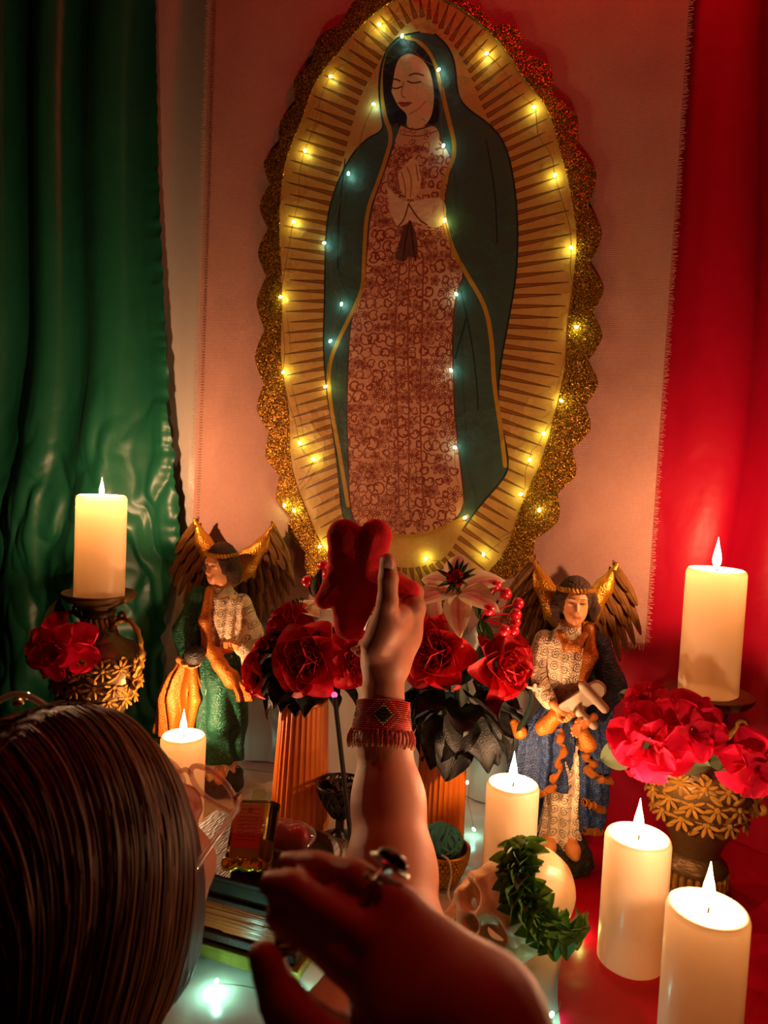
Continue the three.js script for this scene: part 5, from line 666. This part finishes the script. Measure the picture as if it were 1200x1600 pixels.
  const armL = sd.join(0.02, sd.chain([shL, elbowL, wristL], [0.052, 0.042, 0.027], 0.02), sd.ell([wristL[0] + 0.04, wristL[1] - 0.01, wristL[2] - 0.05], [0.035, 0.018, 0.045]), ...[0, 1, 2, 3].map((k) => sd.chain([[wristL[0] + 0.03 + k * 0.015, wristL[1] - 0.012, wristL[2] - 0.08], [wristL[0] + 0.035 + k * 0.017, wristL[1] - 0.016, wristL[2] - 0.12], [wristL[0] + 0.036 + k * 0.018, wristL[1] - 0.03, wristL[2] - 0.14]], [0.009, 0.0085, 0.007], 0.004)), sd.chain([[wristL[0] + 0.01, wristL[1] - 0.006, wristL[2] - 0.03], [wristL[0] - 0.01, wristL[1] - 0.01, wristL[2] - 0.07]], [0.012, 0.009], 0.004));
  const knee = (s) => [[hip[0] + s * 0.08, -0.54, hip[2]], [hip[0] + s * 0.1, -0.68, hip[2] - 0.33], [hip[0] + s * 0.1, -0.7, hip[2] + 0.08]], legs = sd.join(0.03, ...[-1, 1].map((s) => sd.chain(knee(s), [0.1, 0.07, 0.045], 0.03)));
  const headW = sd.turned(headM, headCut), rest = sd.join(0.03, torso, armR, armL, legs);
  // one surface: the fine hand and forearm take over from the body above the elbow
  const whole = sd.join(0.02, sd.join(0.012, rest, handAll), headW);
  part('body', sculpt(whole, [-0.45, -0.76, 0.24], [0.35, 0.5, 1.02], 0.0036), skinTone, t);
  nail(t, new THREE.Vector3(...[0.102,0.417,0.329]).addScaledVector(V([0.2779,0.0077,0.9606]), 0.0096).toArray(), [-0.006,0.9892,0.1467], [0.2345,-0.1413,0.9618], 1.0); nail(t, new THREE.Vector3(...[0.063,0.309,0.296]).addScaledVector(V([-0.419,0.2242,0.8799]), 0.006).toArray(), [-0.5674,0.497,0.6565], [-0.3598,0.117,0.9257], 0.8);
  // blouse and skirt
  const off = (f, d) => (x, y, z) => f(x, y, z) - d;
  part('blouse', sculpt(carveNoise(sd.both(off(sd.join(0.05, torso, sd.cap(shR, [lerp(shR[0], elbow[0], 0.45), lerp(shR[1], elbow[1], 0.45), lerp(shR[2], elbow[2], 0.45)], 0.054, 0.05), sd.cap(shL, [lerp(shL[0], elbowL[0], 0.6), lerp(shL[1], elbowL[1], 0.6), shL[2]], 0.056, 0.05)), 0.007), (x, y, z) => y + 0.055 - 0.3 * Math.max(0, Math.abs(x - neck[0]) - 0.09)), 0.004, 14), [-0.5, -0.6, 0.45], [0.3, 0.05, 1.05], 0.007), cloth, t);
  part('skirt', sculpt(carveNoise(off(sd.join(0.06, ...[-1, 1].map((s) => sd.chain(knee(s), [0.105, 0.08, 0.06], 0.05)), sd.cap(waist, hip, 0.115, 0.155)), 0.01), 0.008, 12), [-0.4, -0.75, 0.3], [0.35, -0.3, 1.1], 0.009), cloth, t);
  // hair: the mass and its single strands
  const down = V([-0.05, -1, 0.22]).normalize(), local = (v) => v.clone().applyMatrix4(headM);
  const hairCap = sd.turned(headM, sd.cut(0.012, sd.join(0.02, sd.ell([0, 0.044, -0.024], [0.09, 0.128, 0.112]), sd.ell([-0.03, -0.02, -0.05], [0.075, 0.1, 0.075]), sd.ell([0.044, 0.004, -0.018], [0.044, 0.11, 0.07])), sd.ell([0, -0.05, 0.095], [0.06, 0.1, 0.075]), sd.ell([0.08, -0.1, 0.1], [0.045, 0.1, 0.06])));
  const b0 = local(new THREE.Vector3(-0.01, -0.01, -0.06)), falls = sd.join(0.03, ...[[-0.085, 0.01], [-0.035, 0.03], [0.02, 0.03], [0.042, 0.01]].map(([a, c]) => sd.chain([[b0.x + a, b0.y + 0.01, b0.z - 0.01 + c], [b0.x + a * 1.05, b0.y - 0.12, b0.z + 0.03 + c], [b0.x + a * 1.05, b0.y - 0.3, b0.z + 0.075 + c]], [0.05, 0.044, 0.026], 0.02)));
  const hairF = sd.join(0.03, hairCap, falls);
  part('hair', sculpt((x, y, z) => hairF(x, y, z) + 0.0016 * noise((x + y * 0.1) * 130, y * 8, (z - y * 0.2) * 130), [-0.35, -0.4, 0.42], [0.2, 0.37, 0.95], 0.0034), std('#3c1a0a', 0.6), t);
  const hairStrands = phys('#ffffff', 0.45, { vertexColors: true, specularIntensity: 0.5 }), r = rng(77), list = [], cols = [];
  const surf = (p) => { for (let i = 0; i < 4; i++) { const e = 0.002, d = hairF(p.x, p.y, p.z), g = new THREE.Vector3(hairF(p.x + e, p.y, p.z) - d, hairF(p.x, p.y + e, p.z) - d, hairF(p.x, p.y, p.z + e) - d); const l = g.length() || 1; p.addScaledVector(g.multiplyScalar(1 / l), -d); } return p; };
  for (let k = 0; k < 1500; k++) {
    const s = r() < 0.72 ? 1 : -1, q0 = r(), z0 = lerp(0.075, -0.105, q0), p = local(new THREE.Vector3(s * 0.004, 0.125, z0)), pts = [], out = s * (0.9 + 0.08 * r()), backward = lerp(-0.5, 0.75, clamp(q0 + (r() - 0.5) * 0.16, 0, 1));
    const dir = HR.clone().multiplyScalar(out).addScaledVector(HF, -backward), lift = 0.0006 + 0.004 * r() * r(), wob = r() * 9;
    surf(p);
    for (let i = 0; i < 26; i++) { const q = p.clone(), e = 0.003, d = hairF(q.x, q.y, q.z), g = new THREE.Vector3(hairF(q.x + e, q.y, q.z) - d, hairF(q.x, q.y + e, q.z) - d, hairF(q.x, q.y, q.z + e) - d).normalize(); pts.push(q.clone().addScaledVector(g, lift * (0.5 + 0.5 * Math.sin(i * 0.3 + wob)) + 0.0004)); const w = clamp(i / 13, 0, 1), step = dir.clone().multiplyScalar(1 - w).addScaledVector(down, 0.12 + w * 1.1).addScaledVector(HR, 0.03 * Math.sin(wob + i * 0.16)); step.addScaledVector(g, -step.dot(g)); if (step.length() < 1e-4) break; p.addScaledVector(step.normalize(), 0.0165); surf(p); }
    if (pts.length < 8) continue;
    const g = new THREE.TubeGeometry(new THREE.CatmullRomCurve3(pts), pts.length * 2, 0.0004 + 0.0003 * r(), 3), m = r(), c = m < 0.5 ? [0.09, 0.032, 0.012] : m < 0.88 ? [0.15, 0.056, 0.02] : [0.3, 0.13, 0.042];
    list.push(g); for (let i = 0; i < g.index.count; i++) cols.push(...c);
  }
  const strands = join(list); strands.setAttribute('color', new THREE.Float32BufferAttribute(cols, 3)); stuff('hair_strands', strands, hairStrands, t);
}
// bracelet of woven beads
{
  const a = V([0.106,0.233,0.337]), b = V([0.103,0.263,0.325]), ax = b.clone().sub(a).normalize(), t = thing('beaded_bracelet', 'red beaded bracelet with a dark and pale diamond on the raised wrist', 'bracelet', a.toArray());
  const f = V([0.2752,0.0576,0.9597]); f.addScaledVector(ax, -f.dot(ax)).normalize(); t.quaternion.setFromRotationMatrix(new THREE.Matrix4().makeBasis(new THREE.Vector3().crossVectors(ax, f), ax, f));
  const rows = 15, n = 92, list = [], bead = new THREE.TorusGeometry(0.00072, 0.00046, 5, 8).rotateX(Math.PI / 2), inst = new THREE.InstancedMesh(bead, phys('#ffffff', 0.22, { clearcoat: 0.6 }), rows * n + 46 * 11), c = new THREE.Color(), r = rng(4); let k = 0;
  const H = a.distanceTo(b), rad = (q) => lerp(0.0325, 0.0285, q);
  for (let j = 0; j < rows; j++) for (let i = 0; i < n; i++) { const th = i / n * TAU, u = (i / n * 4 + 0.5) % 1 - 0.5, d = Math.abs(u) * 22 + Math.abs(j - 7), q = (j + 0.5) / rows, R0 = rad(q); inst.setMatrixAt(k, M4([Math.sin(th) * R0, q * H, Math.cos(th) * R0], [0, th, 0], [1.25, 1.25, 1.25])); c.set(d < 4 ? '#1a0a08' : d < 5.2 ? '#d8c080' : d < 6.4 ? '#7a1010' : d > 9 && d < 10 ? '#d8a060' : '#d81c16'); inst.setColorAt(k++, c); }
  for (let i = 0; i < 46; i++) for (let m = 0; m < 11; m++) { const th = i / 46 * TAU, R0 = rad(0) + 0.0012 + 0.0022 * Math.sin(m / 10 * 3.14) + m * 0.00018; inst.setMatrixAt(k, M4([Math.sin(th + m * 0.006 * Math.sin(i)) * R0, -m * 0.00165 + 0.001 * Math.sin(i * 3), Math.cos(th + m * 0.006 * Math.sin(i)) * R0], [0.2, th, r()], [1.2, 1.2, 1.2])); c.set(m > 8 ? '#d89a50' : '#b01414'); inst.setColorAt(k++, c); }
  inst.name = 'beads'; inst.userData.kind = 'stuff'; t.add(inst);
  part('band', sheet(64, 6, (u, v) => { const th = -u * TAU, R0 = rad(v) - 0.0011; return [Math.sin(th) * R0, v * H, Math.cos(th) * R0]; }), std('#7a1010', 0.8, { side: THREE.DoubleSide }), t);
}
// eyeglasses on her face
{
  const t = thing('eyeglasses', 'clear pinkish plastic eyeglasses on the kneeling woman', 'eyeglasses'); t.applyMatrix4(headM);
  const frameMat = phys('#f4e2dc', 0.08, { transmission: 0.72, thickness: 0, clearcoat: 1, clearcoatRoughness: 0.05, side: THREE.DoubleSide }), lens = phys('#ffffff', 0.02, { transmission: 1, thickness: 0 });
  for (const s of [-1, 1]) {
    const c = [s * 0.036, 0.0, 0.112], ringPts = []; for (let k = 0; k < 20; k++) { const a = k / 20 * TAU, e = 0.8; const cx = Math.sign(Math.cos(a)) * Math.abs(Math.cos(a)) ** e * 0.029, cy = Math.sign(Math.sin(a)) * Math.abs(Math.sin(a)) ** e * 0.024; ringPts.push([c[0] + cx, c[1] + cy, c[2] - 0.012 * ((c[0] + cx) / 0.07) ** 2]); }
    part('rim', tube(ringPts, 0.0026, 60, 8, true), frameMat, t);
    const sh = new THREE.Shape(ringPts.map((p) => new THREE.Vector2(p[0], p[1]))), g = new THREE.ShapeGeometry(sh), p = g.attributes.position; for (let i = 0; i < p.count; i++) p.setZ(i, c[2] - 0.012 * (p.getX(i) / 0.07) ** 2); part('lens', g, lens, t);
    part('temple', taper([[s * 0.066, 0.01, 0.101], [s * 0.078, 0.01, 0.09], [s * 0.081, 0.009, 0.04], [s * 0.0825, 0.006, -0.01], [s * 0.08, -0.012, -0.04]], (q) => 0.0027 + 0.0006 * q, 40, 8), frameMat, t); part('hinge', new RoundedBoxGeometry(0.005, 0.008, 0.007, 2, 0.001).translate(s * 0.0745, 0.01, 0.097), std('#c08a6a', 0.25, { metalness: 0.9 }), t);
  }
  part('bridge', taper([[-0.008, 0.006, 0.112], [0, 0.009, 0.114], [0.008, 0.006, 0.112]], () => 0.0024, 12, 8), frameMat, t);
  const pos = [-0.124,0.317,0.618], clip = thing('hair_clip', 'clear plastic hair clip on top of the woman\'s head at the left edge', 'hair clip', pos);
  part('arch', tube([0, 1, 2, 3, 4, 5, 6].map((k) => V([0.9594,0.047,-0.2779]).multiplyScalar(-0.024 + k * 0.008).addScaledVector(V([0, 1, 0]), 0.011 * Math.sin(k / 6 * Math.PI) - 0.004)), 0.0026, 30, 8), frameMat, clip); part('spring', new THREE.SphereGeometry(0.0045, 12, 10).scale(1, 0.7, 1), std('#c9a050', 0.25, { metalness: 0.9 }), clip);
}
// the second person, whose dark right hand reaches in close to the camera
{
  const t = thing('person', 'unlit person at the lower right whose hand with a dark ring reaches in', 'person');
  const wr = [0.28,0.271,0.781], el = [0.52, 0.02, 1.02], sh = [0.53, 0.22, 1.28], neck = [0.36, 0.3, 1.36], chest = [0.36, 0.12, 1.4], hip = [0.36, -0.28, 1.42];
  const palm = sd.join(0.012, sd.chain([wr, [0.26,0.282,0.769], [0.234,0.298,0.755]], [0.0255, 0.0185, 0.0135], 0.014), sd.chain([wr, [0.249,0.271,0.775], [0.227,0.288,0.768]], [0.025, 0.02, 0.0142], 0.014), sd.chain([wr, [0.248,0.262,0.781], [0.233,0.271,0.774]], [0.026, 0.021, 0.014], 0.014));
  const A = finger([[0.234,0.298,0.755], [0.208,0.307,0.749], [0.185,0.306,0.745], [0.169,0.304,0.743]], [0.0128, 0.0096, 0.0085, 0.0072]), B = finger([[0.227,0.288,0.768], [0.198,0.298,0.767], [0.18,0.305,0.765], [0.169,0.305,0.765]], [0.0128, 0.0098, 0.0088, 0.0074]), Cc = finger([[0.233,0.273,0.775], [0.213,0.281,0.774], [0.192,0.289,0.771], [0.176,0.291,0.769]], [0.0135, 0.0106, 0.0094, 0.008]), Dd = finger([[0.235,0.27,0.779], [0.214,0.268,0.754], [0.203,0.261,0.736], [0.197,0.255,0.728]], [0.012, 0.009, 0.008, 0.007]), thumb = finger([[0.249,0.245,0.781], [0.216,0.252,0.796], [0.189,0.265,0.792], [0.176,0.282,0.787]], [0.021, 0.0138, 0.0108, 0.0082]);
  const hand = sd.join(0.003, palm, A, B, Cc, Dd, thumb), arm = sd.join(0.02, sd.chain([wr, [lerp(wr[0], el[0], 0.4), lerp(wr[1], el[1], 0.4) + 0.005, lerp(wr[2], el[2], 0.4)], el, sh], [0.0265, 0.034, 0.042, 0.052], 0.02));
  const torso = sd.join(0.05, sd.cap(neck, chest, 0.055, 0.12), sd.cap(chest, hip, 0.12, 0.14), sd.cap(sh, [0.2, 0.2, 1.36], 0.055, 0.055), sd.cap(neck, [0.36, 0.42, 1.35], 0.055, 0.055), sd.chain([[0.2, 0.2, 1.36], [0.16, -0.03, 1.3], [0.28, 0.05, 1.16]], [0.052, 0.042, 0.03], 0.02), sd.ell([0.36, 0.53, 1.36], [0.075, 0.115, 0.095]), ...[-1, 1].map((s) => sd.chain([[0.36 + s * 0.08, -0.34, 1.42], [0.36 + s * 0.12, -0.66, 1.14], [0.36 + s * 0.1, -0.69, 1.5]], [0.1, 0.075, 0.05], 0.03)));
  const g = sculpt(sd.join(0.015, hand, arm, torso), [0.05, -0.75, 0.6], [0.65, 0.66, 1.62], 0.0046);
  part('body', g, skinTone, t);
  part('blouse', sculpt(carveNoise((x, y, z) => Math.max(sd.join(0.05, sd.cap(neck, chest, 0.06, 0.125), sd.cap(chest, hip, 0.125, 0.148), sd.chain([sh, [0.2, 0.2, 1.36]], [0.064, 0.064]), sd.cap(sh, el, 0.062, 0.054))(x, y, z) - 0.006, y - 0.31), 0.004, 16), [0.05, -0.5, 0.9], [0.68, 0.36, 1.65], 0.008), cloth, t);
  part('trousers', sculpt(carveNoise(sd.join(0.05, ...[-1, 1].map((s) => sd.chain([[0.36 + s * 0.08, -0.34, 1.42], [0.36 + s * 0.12, -0.66, 1.14], [0.36 + s * 0.1, -0.69, 1.5]], [0.112, 0.086, 0.058], 0.03))), 0.004, 16), [0.05, -0.75, 0.98], [0.68, -0.18, 1.65], 0.009), std('#15161c', 0.9), t);
  part('hair', sculpt(sd.cut(0.01, sd.ell([0.36, 0.55, 1.37], [0.088, 0.12, 0.11]), sd.ell([0.36, 0.5, 1.27], [0.065, 0.1, 0.07])), [0.22, 0.4, 1.2], [0.5, 0.7, 1.52], 0.006), std('#1c100a', 0.5), t);
  // ring with a dark stone
  const a = V([0.22,0.304,0.751]), d = V([0.234,0.298,0.755]).sub(V([0.208,0.307,0.749])).normalize(), rg = thing('ring', 'silver ring with a tall dark stone on the shaded hand', 'ring', a.toArray()); aim(rg, d.toArray(), [-0.4651,0.7594,-0.4549]);
  part('band', new THREE.TorusGeometry(0.0128, 0.0016, 10, 48).rotateX(Math.PI / 2), std('#d8d4cc', 0.15, { metalness: 1 }), rg);
  const st = part('stone', new THREE.SphereGeometry(1, 20, 14).scale(0.0062, 0.009, 0.005), phys('#120c10', 0.12, { clearcoat: 1 }), rg); st.position.set(0, 0, 0.0175);
  part('setting', new THREE.TorusGeometry(0.0088, 0.0012, 8, 32).scale(0.95, 1.2, 1).translate(0, 0, 0.0145), std('#d8d4cc', 0.15, { metalness: 1 }), rg); for (let k = 0; k < 3; k++) { const b = part('silver_bead', new THREE.SphereGeometry(0.0019, 10, 8), std('#e8e4dc', 0.12, { metalness: 1 }), rg); b.position.set(0.0128, (k - 1) * 0.0042, 0.005); }
}


renderer.render(scene, camera);
